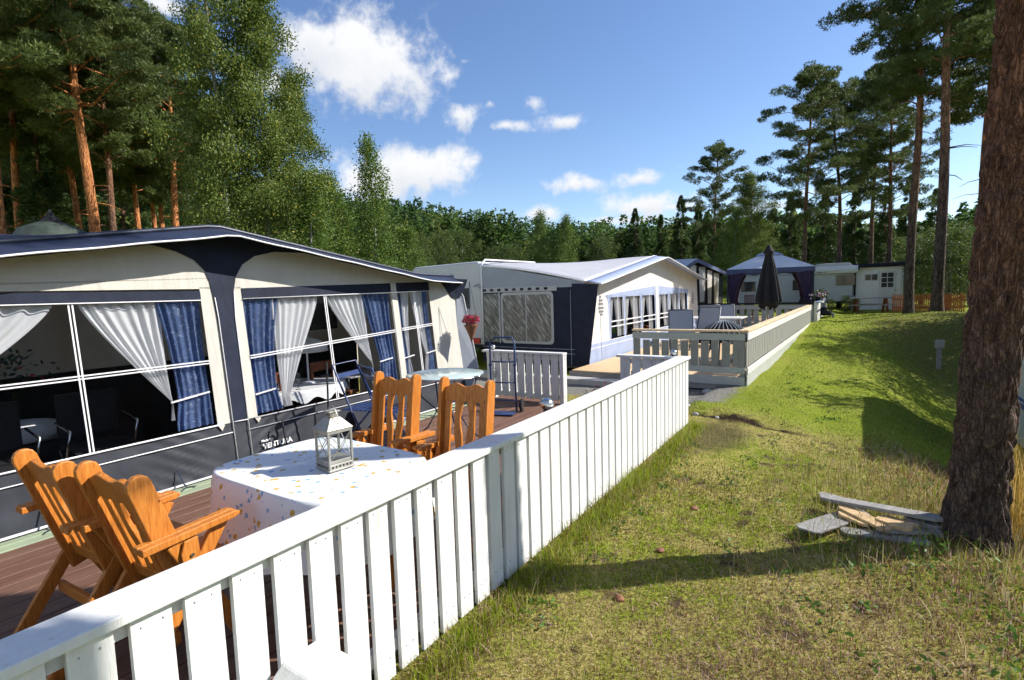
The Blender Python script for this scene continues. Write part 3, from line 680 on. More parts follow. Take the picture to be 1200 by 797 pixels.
v, f, c = needleclumps(cl, 60, .15, .012); npmesh('crown', v, f, M['needle'], big, colors=c)

# ---- pine prototypes
PG = 'pines standing on the site'
pA = pine('x', 16, .22, 8.6, 3.3, 54, 84, 11, 'pinebark')
pB = pine('x', 15, .17, 7.6, 2.9, 50, 84, 12, 'pinebark')
pC = pine('x', 15.5, .16, 5.6, 3.0, 46, 70, 13, 'pinebark_dark')
pD = pine('x', 17.5, .19, 8.8, 3.0, 46, 76, 14, 'pinebark_dark')
protos = {'A': pA, 'B': pB, 'C': pC, 'D': pD}; used = set()
def put(k, px, dist, label, s=1, rz=0, group=PG, lean=None, xy=None):
    x, y = xy if xy else at(px, dist)
    z = gz(x, y)
    if k not in used:
        used.add(k); o = protos[k]; o.location = (x, y, z); o.rotation_euler = (0, 0, rz); o['label'] = label; o['group'] = group
        o.scale = (s, s, s) if not isinstance(s, tuple) else s
    else: o = copy_tree(protos[k], (x, y, z), rz, label, s, group=group)
    if lean: o.rotation_euler = (lean[0], lean[1], rz)
    return o
# left stand behind the dark-roofed awning
L_ = [('A', 8, 19, 1.02, 0), ('B', 33, 24, 1.05, 1), ('A', 62, 27, 1.0, 2.2), ('A', 117, 19.5, 1.03, 3.1), ('B', 98, 25, 1.1, 4), ('D', 140, 22, .92, 5), ('B', 170, 27, 1.08, 2), ('B', 186, 29, 1.05, 5.2), ('A', 197, 32, 1.05, 1.4), ('A', 213, 24, 1.0, .6), ('C', 80, 33, 1.1, 3.3), ('C', 20, 31, 1.1, .9), ('C', 150, 36, 1.15, 4.4), ('C', 245, 33, 1.05, 2.5), ('B', -25, 21, 1.1, 2.9)]
lab = ['orange trunked pine at the far left edge of the stand behind the awning', 'slim pine just right of the leftmost orange trunk', 'pine behind the black pointed tent top, left of the orange trunk', 'pine with a bright orange lit trunk right of the pointed tent', 'thin pine close left of the brightest orange trunk', 'dark barked thick pine right of the bright orange trunk', 'slender dark pine, left of a close pair of thin trunks', 'thin pine in the middle of three slender trunks', 'slender orange pine, right one of three thin trunks', 'reddish pine just left of the big birch', 'wide crowned dark pine standing back behind the pointed tent', 'broad dark pine at the back of the left stand', 'dark pine deep in the stand with a wide crown', 'dark pine rising behind the left side of the big birch', 'pine at the left border of the picture whose crown fills the corner']
for (k, px, d, s, rz), lb in zip(L_, lab): put(k, px, d * 1.26, lb, s * (1.02 if px < 60 else .93), rz)
# right group
put('D', 1099, 25.5, 'tall pine with a thick lit trunk left of the nearest trunk', (1.0, 1.0, 1.0), .5)
put('D', 1066, 29.5, 'tall slim pine with an orange edge beside the cabin door', (1.0, 1.0, 1.02), 2.1)
put('C', 1040, 37, 'dark pine behind the small white cabin', .88, 1.0)
put('C', 984, 36, 'leaning dark pine behind the white caravan with the wind out roller', .84, 2.4, lean=(.02, .06))
put('C', 943, 33, 'dark pine standing free at the left of the right hand group', .83, 4.6)
put('D', 1020, 44, 'pine at the back of the right hand group over the cabin roof', .9, 4.0)
put('C', 838, 46, 'tall dark pine beside the drooping birch above the grey gazebo', .84, .3)
put('B', 1148, 30, 'pine partly hidden behind the massive trunk', 1.05, .3)

put('B', 0, 0, 'pine beside the camera throwing its trunk shadow on the fence', 1.1, .4, xy=(2.35, 3.50))

# ---- birches and other broadleaves
BG = 'birches round the site'
bA = birch('x', 15.5, .14, 1.6, 2.9, 62000, 31, leaf=.09)
bB = birch('x', 9, .09, .8, 1.75, 15000, 32, (.07, .13, .02), (.17, .25, .05), leaf=.085)
bC = birch('x', 8, .1, .6, 2.0, 15000, 33, (.045, .085, .015), (.13, .18, .04), leaf=.10, shape='round', name='broadleaf_tree')
protos.update(bA=bA, bB=bB, bC=bC)
put('bA', 272, 20, 'large pale green birch towering over the awning ridge', (.74, .74, 1.04), 0, BG)
put('bA', 318, 20.5, 'drooping birch just right of the largest birch', (.95, .95, .86), 2.2, BG)
put('bA', 352, 26, 'birch at the right shoulder of the left stand', (.9, .9, .78), 4.1, BG)
put('bB', 392, 24, 'low bushy birch right behind the awning eave', (1.2, 1.2, .78), 1.0, BG)
put('bB', 368, 20, 'small light birch between the tall birches and the eave', (1.1, 1.1, .72), 3.0, BG)
put('bB', 440, 25, 'pointed young birch standing alone against the cloud', (1.12, 1.12, 1.03), .5, BG)
put('bB', 476, 33, 'low birch directly right of the pointed young birch', (1.2, 1.2, .68), 2.0, BG)
put('bC', 492, 40, 'round leafy tree behind the end of the dark awning roof', .8, 2, 'leafy trees before the forest')
put('bC', 522, 47, 'leafy tree above the left end of the grey caravan roof', .9, 3, 'leafy trees before the forest')
put('bC', 545, 52, 'yellowish leafy tree, second from the left above the grey roof', 1.0, 1, 'leafy trees before the forest')
put('bC', 578, 50, 'leafy tree above the front of the grey caravan roof', .75, 5, 'leafy trees before the forest')
put('bB', 632, 50, 'pointed light green birch above the grey awning roof', (1.3, 1.3, 1.05), 1.5, BG)
put('bB', 665, 50, 'light green birch, the middle one above the grey awning roof', (1.4, 1.4, 1.0), 3.5, BG)
put('bC', 706, 56, 'darker leafy tree left above the ridge of the grey awning', .9, 4, 'leafy trees before the forest')
put('bC', 600, 60, 'small round tree between two light birches above the grey roof', .9, .4, 'leafy trees before the forest')
put('bA', 878, 44, 'drooping birch with yellowing leaves beside the tall dark pine', (1.1, 1.1, .66), .8, BG)
put('bB', 862, 40, 'lower birch with yellow leaves in front of the dark pine', (1.2, 1.2, .8), 2.8, BG)
put('bC', 1112, 34, 'rounded green shrub behind the red brown fence', (1.0, 1.0, .52), 1.1, 'shrubs behind the red brown fence')
put('bC', 1080, 42, 'leafy shrub between the two pine trunks', (1.1, 1.1, .55), 2.1, 'shrubs behind the red brown fence')
put('bC', 1150, 40, 'wide shrub at the right end of the red brown fence', (1.3, 1.3, .6), 3.1, 'shrubs behind the red brown fence')

for q, (x0, y0) in enumerate([(6.2, 21.5), (7.0, 17.5), (8.2, 26.0), (6.0, 13.6), (5.4, 19.2), (6.9, 23.6)]): put('bC', 0, 0, 'leafy tree outside the right edge shading the hollow, ' + ['nearest the mound', 'behind the roadside caravan', 'farthest from the camera', 'closest to the caravan', 'second of the row from the mound', 'behind the mound'][q], (1.1, 1.1, .78), q, 'leafy trees by the road', xy=(x0, y0))
# spruces: dark ones in the middle distance
def spruce(label, Hh, crad, n, seed):
    global rng; keep = rng; rng = np.random.default_rng(seed)
    root = thing('spruce_tree', (0, 0, 0), label, 'tree'); mb = MB(); mb.tube([(0, 0, -.3), (0, 0, Hh * .5), (0, 0, Hh)], [.14, .09, .01], 7); mb.build('trunk', M['pinebark_dark'], root)
    t = rng.uniform(0, 1, n) ** .75; ki = rng.integers(0, 150, n); bt_ = rng.uniform(0, 1, 150) ** .85; ba = rng.uniform(0, 6.28, 150); bl = rng.uniform(.55, 1.15, 150); lay = bt_[ki] + rng.normal(0, .012, n); a = ba[ki] + rng.normal(0, .16, n); amod = bl[ki]
    r = crad * np.clip(1 - lay, 0, 1) ** .8 * amod * rng.uniform(.02, 1, n) ** .6; z = .5 + (Hh - .5) * np.clip(lay, 0, 1) - r * .3 + .12 * np.sin(r * 3)
    P = np.stack([r * np.cos(a), r * np.sin(a), z], -1); ax = unit(np.stack([np.cos(a), np.sin(a), rng.uniform(-.6, .35, n)], -1) + rng.normal(0, .3, (n, 3)))
    tt = rng.uniform(0, 1, (n, 1)); cols = np.array((.035, .065, .018)) * (1 - tt) + np.array((.12, .17, .045)) * tt
    v, f, c = leafcards(P, ax, rng.uniform(.16, .34, n), rng.uniform(.03, .055, n), cols); npmesh('crown', v, f, M['needle'], root, colors=c); rng = keep; return root
protos['S'] = spruce('x', 12, 2.1, 15000, 41)
SG = 'spruces in front of the forest'
for px, d, s, lb in [(798, 52, .85, 'pointed dark spruce above the small white awning'), (775, 64, .85, 'dark spruce left of the pointed one, above the white awning ridge'), (818, 55, .8, 'dark spruce close left of the tall pine'), (925, 50, .75, 'dark spruce behind the grey gazebo roof'), (905, 62, .8, 'small dark spruce between the birch and the right hand group'), (965, 46, .7, 'dark spruce behind the white caravans'), (1000, 50, .75, 'dark spruce over the caravan and cabin joint'), (1035, 48, .7, 'dark spruce behind the cabin roof'), (1062, 52, .8, 'dark spruce between cabin and slim pine'), (1092, 60, .8, 'dark spruce behind the thick lit trunk'), (745, 66, .95, 'spruce in the dark row above the awning front'), (60, 30, .9, 'dark young spruce behind the pointed tent'), (10, 36, .95, 'dark spruce low behind the leftmost orange trunk')]:
    put('S', px, d, lb, s, px, SG)

# ---- the far wood: one mass
def wood():
    n = 1900; az = rng.uniform(R(-82), R(20), n); d = rng.uniform(72, 150, n)
    dmin = np.interp(np.degrees(az), [-80, -55, -45, -20, 0, 20], [60, 78, 86, 100, 84, 74]); d = dmin + rng.uniform(0, 1, n) ** 1.4 * 70
    x = np.sin(az) * d; y = np.cos(az) * d; z = terr(x, y); hh = rng.uniform(9, 15.5, n) * np.interp(np.degrees(az), [-60, -45, -30, -5, 5, 20], [1.15, 1.15, 1.0, .9, .55, .6]); rad = hh * rng.uniform(.14, .2, n)
    per = 250; N_ = n * per; ci = np.repeat(np.arange(n), per); t = rng.uniform(0.05, 1, N_) ** .8; a = rng.uniform(0, 6.28, N_)
    kind = (rng.uniform(0, 1, n) < .25)[ci]      # rounder pines / pointed spruces
    prof = np.where(kind, np.sqrt(np.clip(1 - (1.7 * t - .75) ** 2, 0, 1)), (1 - t) ** .8)
    r = rad[ci] * prof * rng.uniform(.4, 1, N_) ** .5
    P = np.stack([x[ci] + r * np.cos(a), y[ci] + r * np.sin(a), z[ci] + hh[ci] * (.12 + .88 * t)], -1)
    ax = unit(np.stack([np.cos(a), np.sin(a), rng.uniform(-.5, .6, N_)], -1) + rng.normal(0, .4, (N_, 3)))
    base = np.array([(.045, .085, .020), (.065, .115, .026), (.10, .155, .035), (.17, .20, .05)])[rng.choice(4, n, p=[.42, .33, .17, .08])]
    cols = base[ci] * rng.uniform(.7, 1.7, (N_, 1))
    return leafcards(P, ax, rng.uniform(.45, 1.0, N_), rng.uniform(.12, .26, N_), cols)
v, f, c = wood(); tag(npmesh('far_wood', v, f, M['woodleaf'], colors=c), 'dark conifer wood closing the valley behind the campsite', 'wood', kind='stuff')
# undergrowth behind the awnings (a hedge-like mass of young birch and willow)
def under():
    n = 70000; az = rng.uniform(R(-78), R(-12), n); d = rng.uniform(34, 62, n); x = np.sin(az) * d; y = np.cos(az) * d
    h = 1.6 + 1.2 * fbm(x, y, .5, 5) + .8 * fbm(x, y, 1.6, 6); P = np.stack([x, y, terr(x, y) + rng.uniform(0, 1, n) ** .6 * np.maximum(h, .3)], -1)
    cols = np.array([(.05, .09, .018), (.08, .13, .025), (.12, .16, .035)])[rng.integers(0, 3, n)] * rng.uniform(.7, 1.2, (n, 1))
    return leafcards(P, unit(rng.normal(0, 1, (n, 3))), np.full(n, .3), np.full(n, .12), cols)
v, f, c = under(); tag(npmesh('undergrowth', v, f, M['leaf'], colors=c), 'low leafy undergrowth between the awnings and the forest', 'undergrowth', kind='stuff')
# ------------------------------------------------------------------ terrace of the first pitch
DZ = .15
tr_ = thing('terrace_deck', (-3.3, 3, 0), 'brown plank terrace floor between the navy awning and the white fence', 'terrace')
mb = MB(); x = -4.62
while x < -1.80:
    mb.span((x, -1.2, DZ - .028), (x + .138, 6.62, DZ), 0); x += .145
mb.build('floor_boards', M['deck'], tr_, world=True, bevel=.004)
mb = MB(); mb.span((-4.80, -1.2, .07), (-4.715, 6.3, DZ + .012)); mb.span((-4.71, -1.2, .07), (-4.625, 6.3, DZ + .006)); mb.build('green_edge_board', M['greenboard'], tr_, world=True, bevel=.003)
mb = MB(); mb.span((-4.60, -1.2, .0), (-1.82, 6.6, DZ - .04)); mb.build('frame', M['oldwood'], tr_, world=True)

# white picket fence along the lawn
fe = thing('picket_fence', (-1.72, 3, 0), 'long white picket fence running from the near left corner along the lawn', 'fence')
mb = MB(); mb.span((-1.815, -.8, .868), (-1.652, 2.45, .90)); mb.build('top_rail', M['white'], fe, world=True, bevel=.004)
mb = MB(); mb.span((-1.815, 2.454, .866), (-1.652, 6.60, .898)); mb.build('top_rail', M['white'], fe, world=True, bevel=.004)
for z in (.12, .80): mb = MB(); mb.span((-1.76, -.8, z), (-1.715, 6.53, z + .06)); mb.build('cross_rail', M['white'], fe, world=True)
rd = random.Random(3); y = -.62
while y < 6.50:
    zt = .862; xo = -1.69 + rd.uniform(-.002, .002); wv = .113 + rd.uniform(-.008, .003)
    if y > 2.42: wv = .119 + rd.uniform(-.003, .002)
    sk = rd.uniform(-.003, .003); mb = MB()
    P = [(y + sk, .04), (y + wv + sk, .04), (y + wv - .004 + rd.uniform(0, .004), zt), (y + rd.uniform(0, .004), zt)]
    mb.prism(P, lambda a, b, s: (xo - .011 + .022 * s, a, b))
    for zz in (.14, .825):
        for dy in (.03, wv - .03): mb.tube([(xo + .0108, y + dy + rd.uniform(-.006, .006), zz), (xo + .0122, y + dy, zz)], .0038, 6, 1)
    mb.build('picket', [M['white'], M['greyside']], fe, world=True, bevel=.002); y += .1445
for yy in (.3, 2.45, 4.5, 6.47):
    mb = MB(); mb.span((-1.815, yy - .04, 0), (-1.765, yy + .04, .864)); mb.build('post', M['white'], fe, world=True, bevel=.003)
mb = MB(); mb.prism([(.98, .13), (.93, .09), (.93, -.36), (1.16, -.36), (1.16, .09), (1.12, .13)], lambda a, b, s: (-1.65 + .20 * s, a - .02, b + .345)); 
mb.build('gate_block', M['white'], None, bevel=.01)
o = bpy.data.objects['gate_block']; o.name = 'box_post'; o.location = (0, 0, 0)
tag(o, 'short white box post standing against the near pickets at the bottom edge', 'post')

def small_fence(x0, x1, y, label, post_at, dens=.142):
    t = thing('picket_fence', ((x0 + x1) / 2, y, DZ), label, 'fence', 'short fences at the end of the terrace')
    mb = MB(); mb.span((x0 - .05, y - .055, .862), (x1 + .01, y + .075, .892)); mb.build('top_rail', M['white'], t, world=True, bevel=.003)
    for z in (.22, .78): mb = MB(); mb.span((x0, y + .0, z), (x1, y + .045, z + .06)); mb.build('cross_rail', M['white'], t, world=True)
    for p in post_at: mb = MB(); mb.span((p - .03, y - .03, .02), (p + .03, y + .075, .86)); mb.build('post', M['white'], t, world=True)
    x = x0 + .02
    while x < x1 - .1:
        mb = MB(); mb.span((x, y - .022, .19 + rd.uniform(0, .01)), (x + dens - .028, y - .002, .858)); mb.build('picket', M['white'], t, world=True, bevel=.002); x += dens
small_fence(-4.72, -3.36, 6.42, 'short grey looking picket fence closing the terrace behind the glass table', (-4.6, -3.39))
small_fence(-2.55, -1.83, 6.52, 'short picket fence piece joining the far end of the long white fence', (-2.52,))

# ------------------------------------------------------------------ first awning (navy roof, cream walls)
A1 = thing('caravan_awning', (-6.1, 2.6, 0), 'cream tent awning with a navy roof and blue and white curtains beside the terrace', 'awning')
def wx(z, off=0): return -4.88 - .1 * (z - .15) + off
def wall(P, off, th=.004): 
    def fn(a, b, s): return (wx(b, off - th * s), a, b)
    return fn
def wp(name, P, m, off=0, th=.004, parent=None, mbx=None):
    mb = mbx or MB(); mb.prism(P, wall(P, off, th))
    return mb.build(name, m, parent or A1, world=True) if mbx is None else mb
YC = 2.62; ZA = 2.42
def roofz(y):          # underside of the roof edge above the wall
    if y < YC: return ZA - .165 * (YC - y)
    if y < 5.35: return ZA - .152 * (y - YC)
    return ZA - .152 * 2.73 - .02 * (y - 5.35)
YL, YR = -.95, 6.12
# wall pieces round the window openings
wins = [(-.35, 2.41), (2.80, 4.78), (4.90, 5.52)]
zb, zt = .61, 1.78
ys = [YL] + [YL + (YR - YL) * i / 40 for i in range(1, 41)]
wp('upper_wall', [(YL, 1.865)] + [(YR, 1.9)] + [(y, roofz(y) + .02) for y in reversed(ys)], M['cream'])
for a, b in ((YL, -.35), (2.41, 2.80), (4.78, 4.90), (5.52, YR)): wp('wall_panel', [(a, .60), (b, .60), (b, 1.866 if b < 2.7 else 1.9), (a, 1.866 if b < 2.7 else 1.9)], M['cream'])
wp('window_valance', [(-.35, zt), (2.41, zt), (2.41, 1.863), (-.35, 1.863)], M['navy'], .006)
wp('window_valance', [(2.80, zt), (5.53, 1.83), (5.53, 1.955), (2.80, 1.885)], M['navy'], .006)
mb = MB(); mb.prism([(4.79, .6), (4.885, .6), (4.885, 1.95), (4.79, 1.94)], wall(None, .010)); mb.build('window_divider', M['cream'], A1, world=True)
# navy gusset and door post
P = [(2.54, .6), (2.535, 1.5), (2.52, 1.8), (2.505, 1.95), (2.47, 2.06), (2.39, 2.15), (2.25, 2.22), (2.05, 2.27), (1.75, 2.30), (1.4, 2.265), (1.4, roofz(1.4) + .03), (YC, ZA + .03), (3.9, roofz(3.9) + .03), (3.9, 2.215), (3.55, 2.27), (3.2, 2.265), (2.98, 2.21), (2.84, 2.12), (2.76, 2.0), (2.72, 1.85), (2.70, 1.6), (2.69, .6)]
wp('gusset', P, M['navy'], .010)
mb = MB()
def piping(pts, r=.008, off=.016): mb.tube([(wx(z, off), y, z) for y, z in pts], r, 6)
piping([(-.35, .605), (2.45, .605)]); piping([(2.76, .6), (5.55, .60)]); piping([(2.545, .17), (2.54, 1.6), (2.53, 1.8)], .005); piping([(2.69, .17), (2.70, 1.6), (2.72, 1.85)], .005)
piping([(-.35, .50), (2.53, .51)], .005); piping([(2.70, .50), (YR, .51)], .005); piping([(-.35, zt - .004), (2.41, zt - .004)], .005); piping([(2.8, zt), (5.53, 1.828)], .006)
piping([(2.545, .605), (2.69, .6)], .005)
mb.build('piping', M['piping'], A1, world=True, smooth=True)
# skirt with creases
def skirt(u, v):
    y = YL + (YR - YL) * u; z = .16 + .44 * v; f = .004 * math.sin(y * 23) * math.sin(v * 3.1) + .008 * mnoise.noise(Vector((y * 3, z * 5, 0)))
    f += .007 * math.sin((y + (z - .16) * 1.6) * 34) * math.exp(-((y - 2.1) / .25) ** 2) + .007 * math.sin((y - (z - .16) * 1.6) * 34) * math.exp(-((y - 2.95) / .25) ** 2)
    return (wx(z, .002 + f), y, z)
mb = MB(); mb.grid(skirt, 260, 14); mb.build('skirt', M['charcoal'], A1, world=True, smooth=True)
mb = MB()
for y0, y1 in ((2.405, 2.47), (2.76, 2.83)): mb.prism([(y0, .60), (y1, .60), ((y0 + y1) / 2, .545)], wall(None, .018))
mb.build('corner_tab', M['cream'], A1, world=True)
mb = MB(); mb.span((-4.868, YL, .150), (-4.86, YR, .168)); mb.build('hem_piping', M['piping'], A1, world=True)
# panes with sash bars
for a, b in wins:
    top = zt if b < 2.7 else 1.80 if b < 4.8 else 1.825
    mb = MB(); mb.add([(wx(zb, -.012), a, zb), (wx(zb, -.012), b, zb), (wx(top, -.012), b, top), (wx(top, -.012), a, top)], [(0, 1, 2, 3)])
    pn = mb.build('window_pane', M['pane'], A1, world=True)
    mb = MB()
    for c in ({0: [.5, 1.45], 1: [3.765], 2: [5.21]}[wins.index((a, b))]):
        for dy in (-.012, .012): mb.bar((wx(zb, .004), c + dy, zb), (wx(top, .004), c + dy - .005, top), .011, .006, (1, 0, 0))
    z0, z1 = ((1.20, 1.20), (1.20, 1.31), (1.32, 1.35))[wins.index((a, b))]
    for dz in (-.012, .012): mb.bar((wx(z0, .008), a, z0 + dz), (wx(z1, .008), b, z1 + dz), .006, .011, (0, 0, 1))
    o = mb.build('sash_bars', M['piping'], pn); o.location = -A1.location
# curtains
def curtain(ya, yb, tie, ztie, side, m, ztop, zbot=.62, off=-.05, pleat=26, amp=.013, tail=.07):
    """hangs from ya..yb; gathered at y=tie, z=ztie. side = edge that stays straight (0: ya, 1: yb)"""
    def fn(u, v):
        z = ztop + (zbot - ztop) * v; tt = (ztop - z) / (ztop - ztie)
        if tt <= 1:
            g = tt ** 1.35; sag = .10 * math.sin(math.pi * min(1, tt)) * (1 if abs(yb - ya) > .25 else .2)
            if side == 1: lo = ya + (tie - tail - ya) * g - sag * (1 - u) * 0 + sag * .35; hi = yb + (min(yb, tie + tail) - yb) * g * .5
            else: lo = ya + (max(ya, tie - tail) - ya) * g * .5; hi = yb + (tie + tail - yb) * g - sag * .35
        else:
            e = min(1, (tt - 1) / .25); 
            lo = (tie - tail) if side == 1 else max(ya, tie - tail) ; hi = (tie + tail)
            if side == 1: hi = yb + (min(yb, tie + tail) - yb) * .5
            else: lo = ya + (max(ya, tie - tail) - ya) * .5
            lo -= .04 * e * (side == 1); hi += .04 * e * (side == 0)
        y = lo + (hi - lo) * u
        a = amp * (1 + .5 * math.sin(u * 9 + 1)) * (1 - .35 * math.exp(-((tt - 1) / .15) ** 2))
        x = wx(z, off) + a * math.sin(u * pleat + .9 * math.sin(u * 5) + v * .6) - .02 * math.sin(math.pi * min(1, tt)) 
        return (x, y, z)
    mb = MB(); mb.grid(fn, 90, 34); o = mb.build('curtain', m, A1, world=True, smooth=True); return o
curtain(-.34, .05, -.1, .85, 0, M['bluecurtain'], zt, pleat=40); curtain(.04, 1.36, .2, .85, 0, M['sheer'], zt, pleat=60)
curtain(1.50, 2.08, 2.17, .88, 1, M['sheer'], zt, zbot=.72, pleat=44, tail=.09); curtain(2.04, 2.40, 2.25, .9, 1, M['bluecurtain'], zt, pleat=34, off=-.035, tail=.13)
curtain(2.81, 3.19, 2.9, .85, 0, M['bluecurtain'], 1.785, pleat=34, off=-.035, tail=.16); curtain(3.12, 3.71, 3.06, .74, 0, M['sheer'], 1.79, zbot=.63, pleat=44, tail=.15)
curtain(3.80, 4.38, 4.52, .93, 1, M['sheer'], 1.795, zbot=.68, pleat=44, tail=.14); curtain(4.32, 4.78, 4.62, .95, 1, M['bluecurtain'], 1.80, pleat=36, off=-.035, tail=.13)
curtain(4.91, 5.02, 4.96, .95, 0, M['bluecurtain'], 1.81, pleat=14, tail=.05); curtain(5.0, 5.16, 4.98, .92, 0, M['sheer'], 1.815, pleat=18, tail=.06)
curtain(5.18, 5.42, 5.42, .95, 1, M['sheer'], 1.82, pleat=22, tail=.06); curtain(5.40, 5.52, 5.47, .95, 1, M['bluecurtain'], 1.825, pleat=12, off=-.035, tail=.05)
for y, z in ((2.16, .885), (2.27, .90), (2.92, .82), (4.58, .94), (4.98, .93), (5.44, .95)):
    mb = MB(); mb.bar((wx(z, -.008), y - .11, z), (wx(z, -.008), y + .11, z + .025), .012, .014); mb.build('tieback', M['sheer'], A1, world=True)
# roof: visor in front, fabric to the caravan rail behind
def rprof(y): return roofz(y) + .05
ys = [YL - .1 + (YR + .12 - YL) * i / 60 for i in range(61)]
mb = MB(); mb.grid(lambda u, v: ((-5.10) + (-7.35 + 5.10) * v, ys[round(u * 60)], rprof(ys[round(u * 60)]) * (1 - v) + (2.52 - .25 * abs(2 * u - 1) ** 6) * v), 60, 8); mb.build('roof', M['navyroof'], A1, world=True, smooth=True, solid=.006)
def vis(u, v):
    y = ys[round(u * 60)]; e = 1 - .55 * max(0, (y - 5.5) / .7) ** 2 if y > 5.5 else 1
    return (-5.10 + .34 * v * e, y, rprof(y) - .105 * v - .003 * math.sin(y * 9) * v)
mb = MB(); mb.grid(vis, 60, 4); mb.build('roof_visor', M['navyroof'], A1, world=True, smooth=True, solid=.006)
mb = MB(); mb.tube([vis(i / 60, 1) for i in range(61)], .009, 6); mb.build('visor_piping', M['piping'], A1, world=True, smooth=True)
mb = MB(); mb.tube([(-5.10, y, rprof(y) + .012) for y in ys], .022, 6); mb.build('roof_edge', M['navyroof'], A1, world=True, smooth=True)
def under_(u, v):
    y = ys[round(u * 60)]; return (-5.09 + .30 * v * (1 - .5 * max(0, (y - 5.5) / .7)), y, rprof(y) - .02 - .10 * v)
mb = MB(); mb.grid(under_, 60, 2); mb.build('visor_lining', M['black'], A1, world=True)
# right hand corner flap and side walls
mb = MB(); mb.prism([(-4.86, YR, .16), (-4.80, YR + .16, .16), (-4.93, YR + .10, 1.75), (-5.02, YR + .05, 1.98), (-5.07, YR, 2.0)], lambda a, b, s: (0, 0, 0)) if False else mb.add([(-4.88, YR, .16), (-4.80, YR + .17, .62), (-4.96, YR + .07, 1.72), (-5.03, YR, 1.90), (-5.0, YR - .06, 1.3)], [(0, 1, 2, 3, 4)])
mb.build('corner_flap', M['greyside'], A1, world=True, solid=.006)
mb = MB(); mb.add([(-4.79, YR + .18, .6), (-4.95, YR + .075, 1.74)], []); mb = MB(); mb.tube([(-4.88, YR, .17), (-4.795, YR + .175, .62), (-4.955, YR + .075, 1.73), (-5.05, YR - .02, 1.97)], .008, 6); mb.build('flap_piping', M['piping'], A1, world=True)
mb = MB(); mb.add([(-5.02, YR - .08, 1.99), (-4.99, YR + .06, 1.70), (-4.90, YR + .12, 1.99), (-5.1, YR - .5, 2.03), (-5.05, YR - .35, 1.98), (-5.03, YR - .12, 1.72)], [(3, 4, 5, 1, 2)]); mb.build('corner_gusset', M['navy'], A1, world=True, solid=.01)
mb = MB()
for yy in (YL, YR - .01): mb.add([(wx(.16), yy, .02), (wx(1.9), yy, 2.0), (-7.35, yy, 2.3), (-7.35, yy, .02)], [(0, 1, 2, 3)])
mb.build('side_wall', M['creamwhite'], A1, world=True, solid=.005)
mb = MB(); mb.span((-7.35, YL, .02), (-4.9, YR, .06)); mb.build('groundsheet', M['floor'], A1, world=True)
# pegs and straps at the hem
for y, n in ((1.12, 'peg'), (2.02, 'peg')):
    mb = MB(); mb.tube([(-4.87, y, .30), (-4.80, y, .20), (-4.74, y, .17)], .006, 5); mb.tube([(-4.74, y, .17), (-4.70, y - .05, .17)], .005, 4); mb.tube([(-4.74, y, .17), (-4.70, y + .06, .17)], .005, 4); mb.build('hem_strap', M['darkmetal'], A1, world=True)
# printed writing on the skirt
def text(body, size, loc, mtx, m, parent, name='lettering', bold=0.0, ext=.0005):
    cu = bpy.data.curves.new(name, 'FONT'); cu.body = body; cu.size = size; cu.extrude = ext; cu.offset = bold
    ob = bpy.data.objects.new(name, cu); C.objects.link(ob); bpy.context.view_layer.update()
    me = bpy.data.meshes.new_from_object(ob.evaluated_get(bpy.context.evaluated_depsgraph_get())); bpy.data.objects.remove(ob)
    me.materials.clear(); me.materials.append(m); o = bpy.data.objects.new(name, me); C.objects.link(o); o.parent = parent
    o.matrix_local = Matrix.Translation(Vector(loc) - parent.location) @ mtx.to_4x4(); return o
TX = Matrix(((0, -.1, 1), (1, 0, 0), (0, 1, .1))).normalized()     # reads along +Y, up +Z, faces +X
text('Made by', .034, (wx(.345, .026), 2.79, .345), TX, M['textwhite'], A1, bold=.0008)
text('VENTURA', .072, (wx(.275, .026), 2.80, .275), TX, M['textwhite'], A1, bold=.002)

# caravan behind the first awning
cv = thing('caravan', (-8.6, 2.7, 0), 'cream caravan standing behind the navy roofed awning, seen through its windows', 'caravan')
mb = MB(); mb.prism([(-.6, .06), (6.1, .06), (6.2, 1.3), (6.0, 2.3), (5.6, 2.42), (-.2, 2.42), (-.6, 2.2)], lambda a, b, s: (-9.6 + 2.22 * s, a, b)); mb.build('body', M['interior'], cv, world=True, bevel=.03)
mb = MB(); mb.span((-7.38, 3.9, .5), (-7.35, 4.5, 2.1)); mb.build('door', M['interior'], cv, world=True)
mb = MB(); mb.span((-7.378, -.6, .07), (-7.36, 6.1, 1.02)); mb.build('added_dark_panel', M['black'], cv, world=True)  # black panel added to darken the lower wall seen inside the awning
mb = MB(); mb.span((-7.378, 4.9, 1.25), (-7.35, 5.7, 1.7)); mb.build('window', M['darkglass'], cv, world=True)
mb = MB()
for z in (1.86, 2.0, 2.14): mb.span((-7.378, -.6, z), (-7.370, 6.1, z + .008))
mb.build('trim_strip', M['darkmetal'], cv, world=True)
mb = MB()
for y0 in (.2, 1.0): 
    x0 = -9.2; mb.tube([(x0, y0, 2.42), (x0, y0, 2.66), (x0 + 1.2, y0, 2.66), (x0 + 1.2, y0, 2.42)], .02, 6)
for x0 in (-9.2, -8.6, -8.0): mb.tube([(x0, -.2, 2.66), (x0, 1.4, 2.66)], .02, 6)
mb.build('roof_rack', M['piping'], cv, world=True)
mb = MB(); mb.box((-8.7, 2.4, 2.47), (.6, .6, .12)); mb.build('roof_hatch', M['caravan'], cv, world=True, bevel=.02)
mb = MB()
for y0 in (1.4, 4.2): mb.tube([(-9.5, y0, .33), (-9.3, y0, .33)], .32, 20)
mb.build('wheel', M['black'], cv, world=True)
